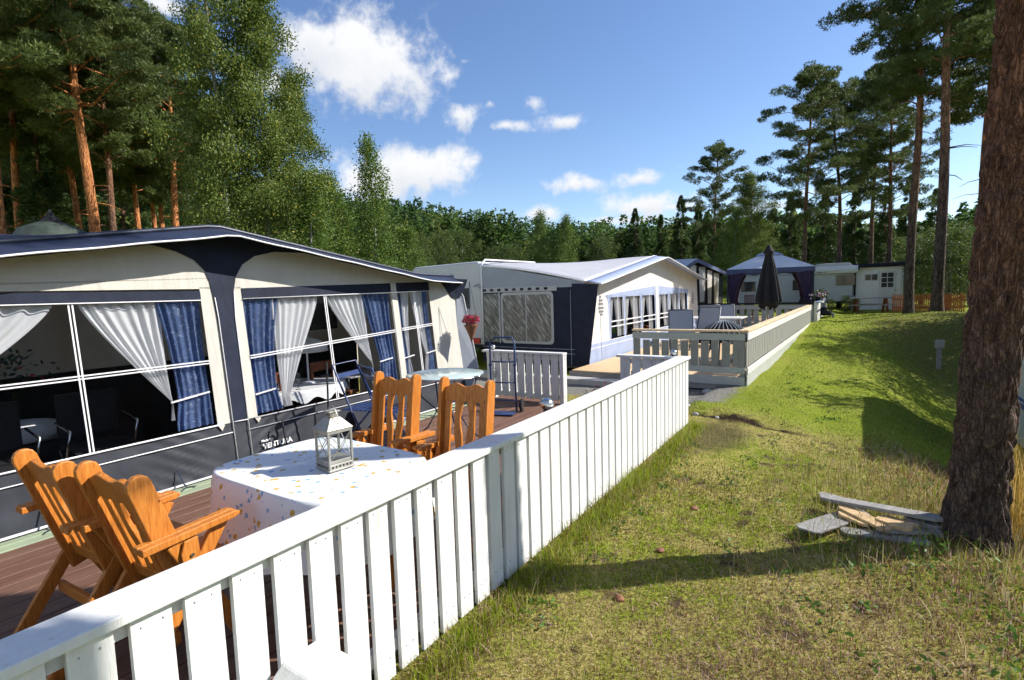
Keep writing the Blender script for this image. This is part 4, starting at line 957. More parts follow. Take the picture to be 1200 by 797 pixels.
# pointed tent behind
pt = thing('pointed_tent', (*at(68, 21.5), .1), 'dark green round tent with a pointed black top behind the awning roof', 'tent')
mb = MB(); mb.lathe([(1.7, 0), (1.75, 2.0), (1.25, 3.3), (.80, 4.05), (.38, 4.25)], n=20); mb.build('tent_body', M['camo'], pt, smooth=True)
mb = MB(); mb.lathe([(.50, 4.12), (.44, 4.18), (.22, 4.36), (.09, 4.52), (.02, 4.68)], n=20); mb.build('tent_cap', M['black'], pt, smooth=True)

# ------------------------------------------------------------------ things inside the first awning
t = thing('table', (-5.75, 3.78, .06), 'table with a scalloped white lace cloth inside the awning window', 'table')
def cl_(u, v):
    a = 2 * math.pi * u; r = .56 * min(1, v * 1.25); z = .64
    if v > .8: r = .56 + .03 * (v - .8) / .2 + .01 * math.sin(a * 14); z = .64 - (v - .8) / .2 * (.12 + .03 * math.sin(a * 14))
    return (r * math.cos(a) * .9, r * math.sin(a) * 1.15, z)
mb = MB(); mb.grid(cl_, 112, 20); mb.build('tablecloth', M['lace'], t, smooth=True)
for sx in (-1, 1):
    for sy in (-1, 1): mb = MB(); mb.tube([(sx * .3, sy * .4, 0), (sx * .3, sy * .4, .62)], .025, 6); mb.build('leg', M['brownchair'], t)
lp = thing('table_lamp', (-5.72, 3.95, .702), 'white mushroom table lamp on the lace covered table', 'lamp')
mb = MB(); mb.lathe([(.10, 0), (.10, .015), (.012, .03), (.012, .42), (.02, .44)], n=14); mb.build('stem', M['piping'], lp, smooth=True)
mb = MB(); mb.lathe([(.26, .40), (.25, .46), (.17, .53), (.05, .575), (.012, .60)], n=24); mb.build('lamp_shade', M['lampwhite'], lp, smooth=True)
vsn = thing('flower_glass', (-5.55, 3.45, .702), 'small glass with white flowers on the lace covered table', 'vase')
mb = MB(); mb.lathe([(.035, 0), (.04, .05), (.03, .10)], n=12); mb.build('glass', M['lglass'], vsn, smooth=True)
mb = MB()
for i in range(9): a = i * .7; mb.tube([(0, 0, .05), (.03 * math.cos(a), .03 * math.sin(a), .15 + .02 * (i % 3))], .003, 4); mb.lathe([(.001, .15), (.016, .16 + .02 * (i % 3)), (.001, .175 + .02 * (i % 3))], (.03 * math.cos(a), .03 * math.sin(a), 0), 6)
mb.build('blossoms', M['lace'], vsn)
wg = thing('wine_glass', (-5.42, 3.6, .702), 'empty stemmed wine glass beside the flowers on the lace cloth', 'glass')
mb = MB(); mb.lathe([(.035, 0), (.006, .01), (.005, .09), (.03, .12), (.038, .16), (.032, .20)], n=14); mb.build('bowl', M['lglass'], wg, smooth=True)
for y0, lb, rz in ((3.3, 'dark wooden chair left of the lace covered table', 1.4), (4.35, 'dark wooden chair right of the lace covered table', -1.5)):
    c = thing('dining_chair', (-5.75, y0, .06), lb, 'chair', 'chairs inside the awning', rz)
    mb = MB(); mb.box((0, 0, .44), (.42, .42, .05)); mb.build('seat', M['brownchair'], c, bevel=.01)
    for sx in (-1, 1):
        for sy in (-1, 1): mb = MB(); mb.bar((sx * .18, sy * .18, 0), (sx * .18, sy * .18, .42), .04, .04, (0, 1, 0)); mb.build('leg', M['brownchair'], c)
    mb = MB(); mb.box((0, -.2, .8), (.42, .03, .12)); mb.bar((-.18, -.2, .44), (-.18, -.22, .85), .03, .04, (1, 0, 0)); mb.bar((.18, -.2, .44), (.18, -.22, .85), .03, .04, (1, 0, 0)); mb.build('backrest', M['brownchair'], c)
t = thing('bench', (-6.6, 1.0, .06), 'dark padded bench with a pale spread inside the left awning window', 'bench')
mb = MB(); mb.box((0, 0, .22), (.7, 2.6, .44)); mb.build('base', M['black'], t, bevel=.02)
mb = MB(); mb.grid(lambda u, v: (-.36 + .74 * u, -1.0 + 1.9 * v, .455 + .015 * math.sin(u * 7) * math.sin(v * 9)), 14, 20); mb.build('spread', M['greyframe'], t, smooth=True)
p = thing('cushion', (-6.35, 1.35, .55), 'pale flowered cushion lying on the bench behind the left pane', 'cushion')
mb = MB(); mb.grid(lambda u, v: (.25 * math.cos(v * 6.283) * math.sin(u * 3.14159) ** .5 * .5, .34 * (u * 2 - 1), .12 * math.sin(v * 6.283) * math.sin(u * 3.14159) ** .4 + .06), 12, 12); mb.build('cover', M['lace'], p, smooth=True)
p = thing('pot_plant', (-6.95, 1.25, .9), 'dark plant with small red blooms behind the left pane', 'plant')
mb = MB(); mb.lathe([(.08, -.84), (.08, 0), (.1, .02), (.12, .14), (.10, .15)], n=12); mb.build('pot', M['black'], p)
cn = rng.normal(0, .16, (260, 3)) + np.array([0, 0, .28]); cn[:, 1] *= 1.6; ax = unit(rng.normal(0, 1, (260, 3))); cc_ = np.tile((.02, .05, .015), (260, 1)); cc_[:40] = (.45, .03, .03)
v, f, c = leafcards(cn, ax, np.full(260, .07), np.full(260, .02), cc_); npmesh('foliage', v, f, M['leaf'], p, colors=c)
for y0, lb in ((1.75, 'metal framed folding chair by the mullion inside the left pane'), (1.05, 'round framed metal chair at the left inside the left pane')):
    c = thing('folding_chair', (-5.75, y0, .06), lb, 'chair', 'metal chairs inside the awning')
    mb = MB(); mb.tube([(-.2, -.25, 0), (.1, -.25, .45), (.2, -.25, .62), (-.15, -.25, .66)], .012, 6); mb.tube([(.2, -.25, 0), (-.1, -.25, .42)], .012, 6); mb.tube([(-.2, .25, 0), (.1, .25, .45), (.2, .25, .62), (-.15, .25, .66)], .012, 6); mb.tube([(.2, .25, 0), (-.1, .25, .42)], .012, 6); mb.build('frame', M['steel'], c, smooth=True)
    mb = MB(); mb.box((0, 0, .42), (.42, .46, .02)); mb.box((-.2, 0, .7), (.02, .46, .4)); mb.build('sling', M['black'], c)
t = thing('side_table', (-6.0, 4.95, .06), 'low glass side table behind the right hand pane', 'table')
mb = MB(); mb.box((0, 0, .60), (.6, .8, .02)); mb.build('top', M['greyframe'], t, bevel=.005)
for sx in (-1, 1):
    for sy in (-1, 1): mb = MB(); mb.tube([(sx * .26, sy * .36, 0), (sx * .26, sy * .36, .6)], .012, 6); mb.build('leg', M['steel'], t)

# hanging flower basket at the awning corner
hb = thing('hanging_basket', (-4.66, 5.98, 1.05), 'wicker cone basket of pink red flowers hanging from the awning corner', 'basket')
mb = MB(); mb.lathe([(.005, 0), (.03, .08), (.075, .19), (.105, .25), (.11, .26), (.10, .265)], n=16); mb.build('cone', M['wicker'], hb, smooth=True)
cn = rng.normal(0, 1, (900, 3)); cn = unit(cn) * rng.uniform(.3, 1, (900, 1)) * np.array([.135, .135, .075]) + np.array([0, 0, .335]); cc_ = np.tile((.62, .05, .14), (900, 1)) * rng.uniform(.5, 1.3, (900, 1)); g_ = rng.uniform(0, 1, 900) < .22; cc_[g_] = (.06, .12, .03)
v, f, c = leafcards(cn, unit(rng.normal(0, 1, (900, 3))), rng.uniform(.02, .04, 900), np.full(900, .009), cc_); npmesh('flowers', v, f, M['leaf'], hb, colors=c)
mb = MB()
for a in (.4, 2.5, 4.6): mb.tube([(.105 * math.cos(a), .105 * math.sin(a), .26), (0, 0, .90)], .0035, 4)
mb.build('cords', M['darkmetal'], hb)

# ------------------------------------------------------------------ terrace furniture
def wooden_chair(w2=.228, thd=16.5, Lb=.65, dz=0.0):
    t = thing('garden_chair', (0, 0, 0), 'x', 'chair', 'varnished wooden armchairs round the covered table'); m = M['pine']
    mb = MB()      # seat slats, running front to back edge to edge
    for i in range(5): y = .0 + i * .074; mb.box((0, y, .40 + .012 * abs(i - 2) * .3), (w2 * 2 - .06, .066, .02))
    mb.span((-w2 + .03, -.04, .36), (-w2 + .055, .34, .39)); mb.span((w2 - .055, -.04, .36), (w2 - .03, .34, .39))
    mb.build('seat', m, t, bevel=.004)
    # backrest plane: local (a across, b along) leaning back
    th = R(thd); o0 = Vector((0, -.01, .30)); ub = Vector((0, -math.sin(th), math.cos(th))); un = Vector((0, math.cos(th), math.sin(th)))
    def bp(a, b, n): return o0 + Vector((a, 0, 0)) + ub * b + un * n
    for s in (-1, 1):
        mb = MB(); prof = [(-.045, 0), (.045, 0), (.045, Lb - .03)] + [(.045 * math.cos(q), Lb - .03 + .045 * math.sin(q)) for q in (.5, 1.0, 1.57, 2.1, 2.6)] + [(-.045, Lb - .03)]
        mb.prism(prof, lambda a, b, sd: bp(s * (w2 - .0) - s * .03 * sd, b, a)); mb.build('stile', m, t, bevel=.005)
    mb = MB(); n_ = 28; top = []
    for i in range(n_ + 1):
        a = -w2 + .03 + (2 * w2 - .06) * i / n_; u = i / n_; top.append((a, Lb - .055 + .028 * math.sin(u * math.pi * 2 - math.pi / 2) ** 2 * 0 + .024 * (math.sin(u * math.pi * 2.0) ** 2) + .012 * math.sin(u * math.pi)))
    mb.prism([(-w2 + .03, Lb - .145), (w2 - .03, Lb - .145)] + top[::-1], lambda a, b, sd: bp(a, b, -.012 + .024 * sd)); mb.build('crest_rail', m, t, bevel=.004)
    mb = MB(); mb.box(bp(0, .10, 0), (2 * w2 - .06, .024, .07), Matrix.Rotation(th, 3, 'X')); mb.build('lower_rail', m, t, bevel=.004)
    for k, c in enumerate((-.145, -.048, .048, .145)):
        mb = MB(); Pl = []; Pr = []; sgn = -1 if c < 0 else 1; amp_ = 0 if k in (0, 3) else .011
        for i in range(17):
            b = .11 + (Lb - .25) * i / 16; wob = amp_ * math.sin(i / 16 * math.pi * 2) * -sgn; wd_ = .026 + .005 * math.cos(i / 16 * math.pi * 4) * (amp_ > 0)
            Pl.append((c + wob - wd_, b)); Pr.append((c + wob + wd_, b))
        mb.prism(Pl + Pr[::-1], lambda a, b, sd: bp(a, b, -.009 + .018 * sd)); mb.build('back_slat', m, t, bevel=.003)
    for s in (-1, 1):
        x0 = s * (w2 + .012); mb = MB()
        for dx in (-.021, .021):
            mb.prism([(-.22, .630), (.15, .645), (.175, .656), (.175, .668), (.15, .676), (-.22, .661)], lambda a, b, sd: (x0 + dx - .018 + .036 * sd, a, b + dz))
        mb.build('armrest', m, t, bevel=.004)
        mb = MB(); mb.bar((x0 - .02 * s, .12, .643 + dz), (x0 - .02 * s, -.30, .01), .028, .06, (0, 1, .6)); mb.build('rear_leg', m, t, bevel=.005)
        mb = MB(); mb.bar((x0 + .012 * s, -.10, .63 + dz), (x0 + .012 * s, .20, .01), .028, .06, (0, 1, .6)); mb.build('front_leg', m, t, bevel=.005)
        mb = MB(); mb.prism([(-.03, .53), (.02, .52), (.04, .56), (.035, .634), (-.02, .630), (-.035, .58)], lambda a, b, sd: (x0 + .03 * s + .012 * s * sd, a - .05 , b + dz)); pl = mb.build('hinge_plate', m, t, bevel=.004)
        mb = MB(); mb.tube([(x0 + .042 * s, -.045, .565 + dz), (x0 + .048 * s, -.045, .565 + dz)], .008, 8); mb.build('bolt', M['steel'], pl)
    mb = MB(); mb.bar((-w2, -.10, .215), (w2, -.10, .215), .025, .05); mb.build('stretcher', m, t, bevel=.004)
    return t
ch = wooden_chair()
ch.location = (-3.05, .90, DZ); ch.rotation_euler = (0, 0, R(4)); ch['label'] = 'orange varnished wooden armchair nearest the bottom left, its back to the camera'
copy_tree(ch, (-2.53, .98, DZ), R(4), 'orange wooden armchair with its arm in front of the table, second from the left')
ch2 = None
for x0, y0, rz, lb in ((-2.80, 2.57, 181, 'brown wooden armchair behind the table, the left one of the far pair'), (-2.14, 2.57, 182, 'brown wooden armchair behind the table right beside the white fence')):
    if ch2 is None: ch2 = wooden_chair(.205, 8, .735, -.06); ch2.location = (x0, y0, DZ); ch2.rotation_euler = (0, 0, R(rz)); ch2['label'] = lb
    else: copy_tree(ch2, (x0, y0, DZ), R(rz), lb)

# covered table
tb = thing('garden_table', (-2.37, 1.66, DZ), 'garden table hidden under the flowered cloth on the terrace', 'table')
mb = MB(); mb.box((0, 0, .70), (.72, .60, .025)); mb.build('tabletop', M['pine'], tb, bevel=.01)
for sx in (-1, 1):
    for sy in (-1, 1): mb = MB(); mb.bar((sx * .30, sy * .22, 0), (sx * .30, sy * .22, .69), .05, .05, (0, 1, 0)); mb.build('leg', M['pine'], tb)
TCX, TCY, TZ = -2.35, 1.665, DZ + .722
def sup(a, rx, ry, e=3.2):
    c, s = math.cos(a), math.sin(a); k = (abs(c) ** e + abs(s) ** e) ** (-1 / e); return rx * c * k, ry * s * k
def cloth(u, v):
    a = 2 * math.pi * u; w_ = min(1, v / .62); x, y = sup(a, .495, .385, 5.5)
    if v <= .62: return (TCX + x * w_, TCY + y * w_, TZ + .0015 * mnoise.noise(Vector((x * w_ * 7, y * w_ * 7, 0))))
    q = (v - .62) / .38; ext = .05 * q + .018 * math.sin(a * 9 + .7) * q + .012 * math.sin(a * 17) * q; n_ = Vector((x, y * 1.4, 0)).normalized()
    drop = .34 + .03 * math.cos(4 * a)
    return (min(-1.832, TCX + x + n_.x * (ext + .012 * min(1, q * 6))), TCY + y + n_.y * (ext + .012 * min(1, q * 6)), TZ - drop * q ** 1.0 * (1 if q > .05 else q / .05 * .6 + .0))
mb = MB(); mb.grid(cloth, 200, 50); o = mb.build('tablecloth', M['cloth'], smooth=True); tag(o, 'white cotton cloth with small blue and yellow flowers draped over the terrace table', 'tablecloth')

# lantern
ln = thing('lantern', (-2.225, 1.66, TZ + .004), 'square tin lantern with a pierced pyramid roof on the flowered cloth', 'lantern', None, R(-8))
w_ = .063; mb = MB(); mb.box((0, 0, .018), (.135, .135, .036)); mb.box((0, 0, .006), (.145, .145, .010)); b_ = mb.build('base', M['lantern'], ln, bevel=.003)
mb = MB()
for i in range(6):
    for s in (-1, 1):
        mb.tube([(-.05 + .02 * i, s * .0675, .022), (-.05 + .02 * i, s * .0695, .022)], .0055, 6); mb.tube([(s * .0675, -.05 + .02 * i, .022), (s * .0695, -.05 + .02 * i, .022)], .0055, 6)
mb.build('pierced_hole', M['black'], b_)
for sx in (-1, 1):
    for sy in (-1, 1): mb = MB(); mb.bar((sx * w_, sy * w_, .036), (sx * w_, sy * w_, .195), .010, .010, (0, 1, 0)); mb.build('corner_post', M['lantern'], ln)
for zz, sz in ((.203, .140), (.045, .128)): mb = MB(); mb.box((0, 0, zz), (sz, sz, .018)); mb.build('band', M['lantern'], ln, bevel=.002)
mb = MB(); mb.add([(-.075, -.075, .212), (.075, -.075, .212), (.075, .075, .212), (-.075, .075, .212), (-.028, -.028, .268), (.028, -.028, .268), (.028, .028, .268), (-.028, .028, .268)], [(0, 1, 5, 4), (1, 2, 6, 5), (2, 3, 7, 6), (3, 0, 4, 7), (4, 5, 6, 7), (0, 3, 2, 1)]); mb.build('roof', M['lantern'], ln, bevel=.002)
mb = MB(); mb.box((0, 0, .282), (.046, .046, .026)); mb.box((0, 0, .298), (.062, .062, .006)); ch_ = mb.build('chimney', M['lantern'], ln, bevel=.002)
mb = MB()
for i in (-1, 0, 1):
    for s in (-1, 1): mb.tube([(i * .013, s * .0232, .283), (i * .013, s * .025, .283)], .0045, 6)
mb.build('pierced_hole', M['black'], ch_)
mb = MB(); mb.tube([(.055 * math.cos(a), 0, .24 + .085 * math.sin(a)) for a in [math.pi * i / 16 for i in range(17)]], .0022, 5); mb.build('handle', M['lantern'], ln)
for s in (-1, 1):
    mb = MB(); mb.add([(-w_, s * w_, .05), (w_, s * w_, .05), (w_, s * w_, .195), (-w_, s * w_, .195)], [(0, 1, 2, 3)]); g_ = mb.build('pane', M['lglass'], ln)
    mb = MB(); mb.tube([(-w_, s * w_ * 1.02, .05), (w_, s * w_ * 1.02, .195)], .0018, 4); mb.tube([(-w_, s * w_ * 1.02, .195), (w_, s * w_ * 1.02, .05)], .0018, 4); mb.build('cross_wire', M['lantern'], g_)
    mb = MB(); mb.add([(s * w_, -w_, .05), (s * w_, w_, .05), (s * w_, w_, .195), (s * w_, -w_, .195)], [(0, 1, 2, 3)]); g_ = mb.build('pane', M['lglass'], ln)
    mb = MB(); mb.tube([(s * w_ * 1.02, -w_, .05), (s * w_ * 1.02, w_, .195)], .0018, 4); mb.tube([(s * w_ * 1.02, -w_, .195), (s * w_ * 1.02, w_, .05)], .0018, 4); mb.build('cross_wire', M['lantern'], g_)

# round glass table
gt = thing('glass_table', (-3.80, 4.38, DZ), 'round glass topped garden table on thin metal legs before the awning', 'table')
mb = MB(); mb.lathe([(.43, .712), (.435, .716), (.43, .720)], n=40); mb.build('glass_top', M['glasstop'], gt, smooth=True)
mb = MB(); mb.tube([(.437 * math.cos(2 * math.pi * i / 40), .437 * math.sin(2 * math.pi * i / 40), .714) for i in range(41)], .011, 6); mb.build('rim', M['steel'], gt, smooth=True)
for k in range(4):
    a = k * math.pi / 2 + .4; c, s = math.cos(a), math.sin(a); mb = MB(); mb.tube([(.36 * c, .36 * s, .70), (.30 * c, .30 * s, .45), (.12 * c, .12 * s, .30), (.24 * c, .24 * s, .10), (.36 * c, .36 * s, 0)], .009, 6); mb.build('leg', M['darkmetal'], gt, smooth=True)
mb = MB(); mb.tube([(.13 * math.cos(2 * math.pi * i / 20), .13 * math.sin(2 * math.pi * i / 20), .30) for i in range(21)], .007, 5); mb.build('brace_ring', M['darkmetal'], gt)

# blue folding chair
def fold_chair(loc, rz, label):
    t = thing('folding_chair', loc, label, 'chair', 'blue metal folding chairs on the terrace', rz); w2 = .20; m = M['bluemetal']
    mb = MB(); mb.tube([(-w2, .20, 0), (-w2, -.02, .44), (-w2, -.22, .92), (w2, -.22, .92), (w2, -.02, .44), (w2, .20, 0)], .011, 7); mb.build('back_frame', m, t, smooth=True)
    mb = MB(); mb.tube([(-w2 + .02, -.24, 0), (-w2 + .02, .18, .44), (w2 - .02, .18, .44), (w2 - .02, -.24, 0)], .011, 7); mb.build('rear_legs', m, t, smooth=True)
    mb = MB()
    for i in range(7): mb.box((0, -.12 + i * .052, .45), (2 * w2 - .02, .038, .012))
    mb.build('seat', m, t)
    mb = MB(); mb.box((0, -.165, .80), (2 * w2, .012, .05), Matrix.Rotation(R(22), 3, 'X')); mb.build('back_bar', m, t)
    mb = MB(); mb.tube([(-w2, .13, .14), (w2, .13, .14)], .008, 6); mb.tube([(-w2 + .02, -.17, .08), (w2 - .02, -.17, .08)], .008, 6); mb.build('stretcher', m, t)
    return t
fold_chair((-4.30, 3.62, DZ), R(-75), 'blue tubular folding chair leaning back against the awning skirt')
fold_chair((-3.95, 3.62, DZ), R(-20), 'blue folding chair hidden behind the wooden armchairs by the glass table')
mb = MB(); mb.tube([(-4.66, 3.42, DZ), (-4.62, 3.42, 1.08)], .010, 7); mb.tube([(-4.66, 3.42, DZ), (-4.6, 3.42, DZ + .02)], .03, 10); o = mb.build('tent_pole', M['black'], smooth=True); tag(o, 'thin black pole standing against the awning skirt left of the blue chair', 'pole')
mb = MB(); mb.tube([(-4.72, 2.98, DZ), (-4.80, 2.98, .53)], .010, 7); o = mb.build('tent_pole', M['black'], smooth=True); tag(o, 'short black pole against the skirt behind the lantern', 'pole')
# slippers / dark bag by the skirt
mb = MB(); mb.lathe([(.06, 0), (.075, .12), (.05, .30), (.02, .36)], n=12); o = mb.build('umbrella_bag', M['black'], smooth=True); o.location = (-4.55, 3.62, DZ); tag(o, 'slim black bag standing beside the black pole at the skirt', 'bag')

# blue sack truck
st = thing('sack_truck', (-3.86, 5.62, DZ), 'blue steel sack truck parked at the short fence', 'hand truck', None, R(18)); m = M['bluemetal']
mb = MB(); mb.tube([(-.17, 0, .03), (-.17, -.04, .55), (-.17, -.02, .95), (-.12, .02, 1.02), (.12, .02, 1.02), (.17, -.02, .95), (.17, -.04, .55), (.17, 0, .03)], .013, 8); mb.build('frame', m, st, smooth=True)
for z in (.18, .42, .70): mb = MB(); mb.tube([(-.17, -.02, z), (0, -.05, z), (.17, -.02, z)], .010, 6); mb.build('cross_bar', m, st, smooth=True)
mb = MB(); mb.box((0, -.10, .02), (.34, .22, .008)); mb.build('toe_plate', m, st, bevel=.002)
for s in (-1, 1):
    mb = MB(); mb.tube([(s * .20, .10, .09), (s * .235, .10, .09)], .09, 18); wv = mb.build('wheel', M['black'], st, bevel=.01)
    mb = MB(); mb.tube([(s * .198, .10, .09), (s * .237, .10, .09)], .045, 14); mb.build('rim', M['steel'], wv)
    mb = MB(); mb.box((s * .17, -.03, .66), (.035, .05, .035)); mb.build('clamp', m, st, bevel=.006)

# solar lamps
def solar(loc, label, r=.042):
    t = thing('solar_lamp', loc, label, 'lamp', 'steel ball lamps on the fences')
    mb = MB(); mb.lathe([(r * .5, 0), (r * .5, r * .35), (r * .3, r * .4)], n=16); mb.build('base', M['darkmetal'], t, smooth=True)
    mb = MB(); mb.lathe([(max(.001, r * math.cos(a)), r * 1.15 + r * .82 * math.sin(a)) for a in [(-.5 + i / 12) * math.pi for i in range(13)]], n=22); mb.build('dome', M['steel'], t, smooth=True)
solar((-4.60, 6.43, .893), 'small ball lamp on the left end of the short fence'); solar((-1.86, 6.56, .890), 'small ball lamp on the far corner of the long white fence', .045)
solar((-1.87, 3.28, .86), 'shiny steel ball lamp mounted just behind the rail of the long fence', .055)
o = MB().box((-1.87, 3.28, .50), (.03, .03, .72)).build('lamp_post', M['white']); tag(o, 'thin post behind the long fence carrying the shiny ball lamp', 'post')
# hose coil hanging by the corner
mb = MB(); mb.tube([(-4.55 + .03 * math.sin(i * .9), 6.30 + .004 * i, .55 + .06 * math.cos(i * .9) + .02 * math.sin(i * .3)) for i in range(60)], .004, 5); o = mb.build('coiled_cable', M['steel'], smooth=True); tag(o, 'coiled grey cable hanging at the left end of the short fence', 'cable')
# ------------------------------------------------------------------ gravel strip and kerb between the pitches
o = MB().box((-5.6, 8.72, .06), (4.2, .30, .12)).build('concrete_kerb', M['concrete'], bevel=.01); tag(o, 'pale concrete slab strip lying before the planks of the grey awning', 'kerb')
fl = thing('flower_clump', (-3.05, 7.75, 0), 'clump of dark red flowers beyond the gap in the white fence', 'flowers')
cn = rng.normal(0, 1, (1500, 3)) * np.array([.20, .14, .05]) + np.array([0, 0, .08]); cn[:, 2] = np.abs(cn[:, 2]); cc_ = np.tile((.38, .015, .07), (1500, 1)) * rng.uniform(.5, 1.5, (1500, 1)); cc_[rng.uniform(0, 1, 1500) < .35] = (.05, .10, .02)
v, f, c = leafcards(cn, unit(rng.normal(0, 1, (1500, 3))), rng.uniform(.03, .06, 1500), np.full(1500, .014), cc_); npmesh('flowers', v, f, M['leaf'], fl, colors=c)
mb = MB()
for i in range(9): a = i * .7; mb.tube([(0, 0, 0), (.2 * math.cos(a), .15 * math.sin(a), .1)], .005, 4)
mb.build('stems', M['oldwood'], fl)

# ------------------------------------------------------------------ second awning
A2 = thing('caravan_awning', (-6, 14.7, 0), 'grey roofed awning with a navy side wall and arched front windows', 'awning')
X2 = -4.62; Y0, Y1, YA = 9.95, 19.5, 14.6; ZE, ZP = 1.93, 2.68; XB = -7.4
def f2(z, off=0): return X2 - .03 * (z - .2) + off
def r2(y): return ZE + (ZP - ZE) * (1 - abs(y - YA) / (YA - Y0)) if y <= YA else ZE + .12 + (ZP - ZE - .12) * (1 - (y - YA) / (Y1 - YA))
N2 = 48
def roof2(u, v):
    y = Y0 + (Y1 - Y0) * u; zf = r2(y) + .03; zb = 2.56 - .12 * abs(2 * u - 1) ** 10
    return (f2(1.9) + .02 + (XB - f2(1.9)) * v, y, zf * (1 - v) + zb * v + .05 * math.sin(v * math.pi))
mb = MB(); mb.grid(roof2, N2, 14); mb.build('roof', M['greyroof'], A2, world=True, smooth=True, solid=.006)
def vis2(u, v):
    y = Y0 - .06 + (Y1 - Y0 + .12) * u; return (f2(1.9) + .01 + .38 * v, y, r2(min(max(y, Y0), Y1)) + .04 - .07 * v)
mb = MB(); mb.grid(vis2, N2, 2); mb.build('roof_visor', M['bluegrey'], A2, world=True, smooth=True, solid=.006)
mb = MB(); mb.tube([vis2(i / N2, 1) for i in range(N2 + 1)], .016, 6); mb.build('visor_piping', M['piping'], A2, world=True)
mb = MB(); mb.tube([vis2(i / N2, 0) for i in range(N2 + 1)], .016, 6); mb.build('roof_seam', M['piping'], A2, world=True)
mb = MB(); mb.tube([roof2(0, i / 14) for i in range(15)], .018, 6); mb.build('side_seam', M['piping'], A2, world=True)
mb = MB(); mb.tube([(XB + .03, Y0 - .02, .55), (XB + .03, Y0 - .02, 2.35), (XB + .03, Y0 + .02, 2.5), (XB + .03, Y0 + .15, 2.585), (XB + .03, Y0 + 2.5, 2.60)], .025, 7); mb.build('rail_seam', M['piping'], A2, world=True, smooth=True)
def side(P, off, m, name, th=.006):
    mb = MB(); mb.prism(P, lambda a, b, s: (a, Y0 - off + th * s, b)); return mb.build(name, m, A2, world=True)
side([(XB, 1.86), (X2 - .05, 1.86), (X2 - .05, 1.95), (XB, 2.47)], .004, M['greyside'], 'side_gable')
side([(XB, .14), (X2, .14), (f2(1.9), 1.86), (XB, 1.86)], 0, M['navy'], 'side_wall')
side([(XB, 1.79), (XB + 2.05, 1.79), (XB + 2.05, 1.90), (XB, 1.90)], .007, M['greyframe'], 'eyelet_strip')
for i in range(9): x0 = XB + .10 + i * .21; MB().prism([(x0 - .045, 1.82), (x0 + .045, 1.82), (x0 + .045, 1.875), (x0 - .045, 1.875)], lambda a, b, s: (a, Y0 - .012 - .004 * s, b)).build('eyelet', M['navy'], A2, world=True)
def win2(x0, x1, z0, z1, fr, name):
    P = []; r = .09
    for cx_, cz, a0 in ((x1 - r, z1 - r, 0), (x0 + r, z1 - r, 90), (x0 + r, z0 + r, 180), (x1 - r, z0 + r, 270)):
        for q in range(4): a = R(a0 + q * 30); P.append((cx_ + r * math.cos(a), cz + r * math.sin(a)))
    if fr: w = side([(a + fr * (1 if a > (x0 + x1) / 2 else -1), b + fr * (1 if b > (z0 + z1) / 2 else -1)) for a, b in P], .010, M['greyframe'], name)
    else: w = A2
    mb = MB(); mb.prism(P, lambda a, b, s: (a, Y0 - .014 - .003 * s, b)); o = mb.build('pane', M['crinkle'], w); 
    o.location = -(A2.location) 
    if w is not A2: mbm = MB(); mbm.span(((x0 + x1) / 2 - .012, Y0 - .022, z0), ((x0 + x1) / 2 + .012, Y0 - .018, z1)); q = mbm.build('mullion', M['greyframe'], w); q.location = -(A2.location)
win2(-6.78, -5.50, .66, 1.72, .06, 'window'); 
side([(XB + .06, .62), (XB + .50, .62), (XB + .50, 1.76), (XB + .06, 1.76)], .010, M['crinkle'], 'narrow_window')
side([(XB + .50, .60), (XB + .54, .60), (XB + .54, 1.78), (XB + .50, 1.78)], .012, M['greyframe'], 'window_edge')
side([(XB, .50), (X2, .50), (X2, .512), (XB, .512)], .010, M['greyside'], 'seam'); side([(XB, .40), (X2, .40), (X2, .412), (XB, .412)], .010, M['greyside'], 'seam')
mb = MB(); mb.span((-5.02, Y0 - .012, .16), (-5.01, Y0 - .008, 1.80)); mb.build('seam', M['greyside'], A2, world=True)
# front wall
def fp(P, m, name, off=0, th=.006):
    mb = MB(); mb.prism(P, lambda a, b, s: (f2(b, off - th * s), a, b)); return mb.build(name, m, A2, world=True)
ys2 = [Y0 + (Y1 - Y0) * i / 24 for i in range(25)]
W0, W1, Wm = 11.15, 18.15, 14.75
fp([(Y0, 1.60), (Y1, 1.60)] + [(y, r2(y) + .02) for y in reversed(ys2)], M['creamwhite'], 'gable', -.002)
fp([(Y0, .6), (W0, .6), (W0, 1.62), (Y0, 1.62)], M['creamwhite'], 'front_panel'); fp([(W1, .6), (Y1, .6), (Y1, 1.62), (W1, 1.62)], M['creamwhite'], 'front_panel')
fp([(Y0, .15), (Y1, .20), (Y1, .62), (Y0, .60)], M['bluegrey'], 'skirt', .004)
fp([(Y0 + .02, .50), (Y1, .52), (Y1, .535), (Y0 + .02, .515)], M['piping'], 'skirt_piping', .010)
fp([(Y0, .605), (Y1, .625), (Y1, .64), (Y0, .62)], M['piping'], 'skirt_piping', .010)
fp([(Y0 - .01, .14), (Y0 + .03, .14), (Y0 + .03, 1.9), (Y0 - .01, 1.9)], M['navy'], 'corner_flap', .012)
mb = MB(); mb.add([(f2(.2) + .02, Y0 - .02, .15), (f2(1.9) + .32, Y0 - .04, 1.90), (f2(1.9) - .3, Y0 - .03, 1.93), (f2(.2) - .3, Y0 - .02, .15)], [(0, 1, 2, 3)]); mb.build('wing_flap', M['navy'], A2, world=True, solid=.008)
fp([(W0 - .1, 1.66), (Wm, 1.86), (W1 + .1, 1.72), (W1 + .1, 1.60), (W0 - .1, 1.60)], M['bluegrey'], 'window_header', .008)
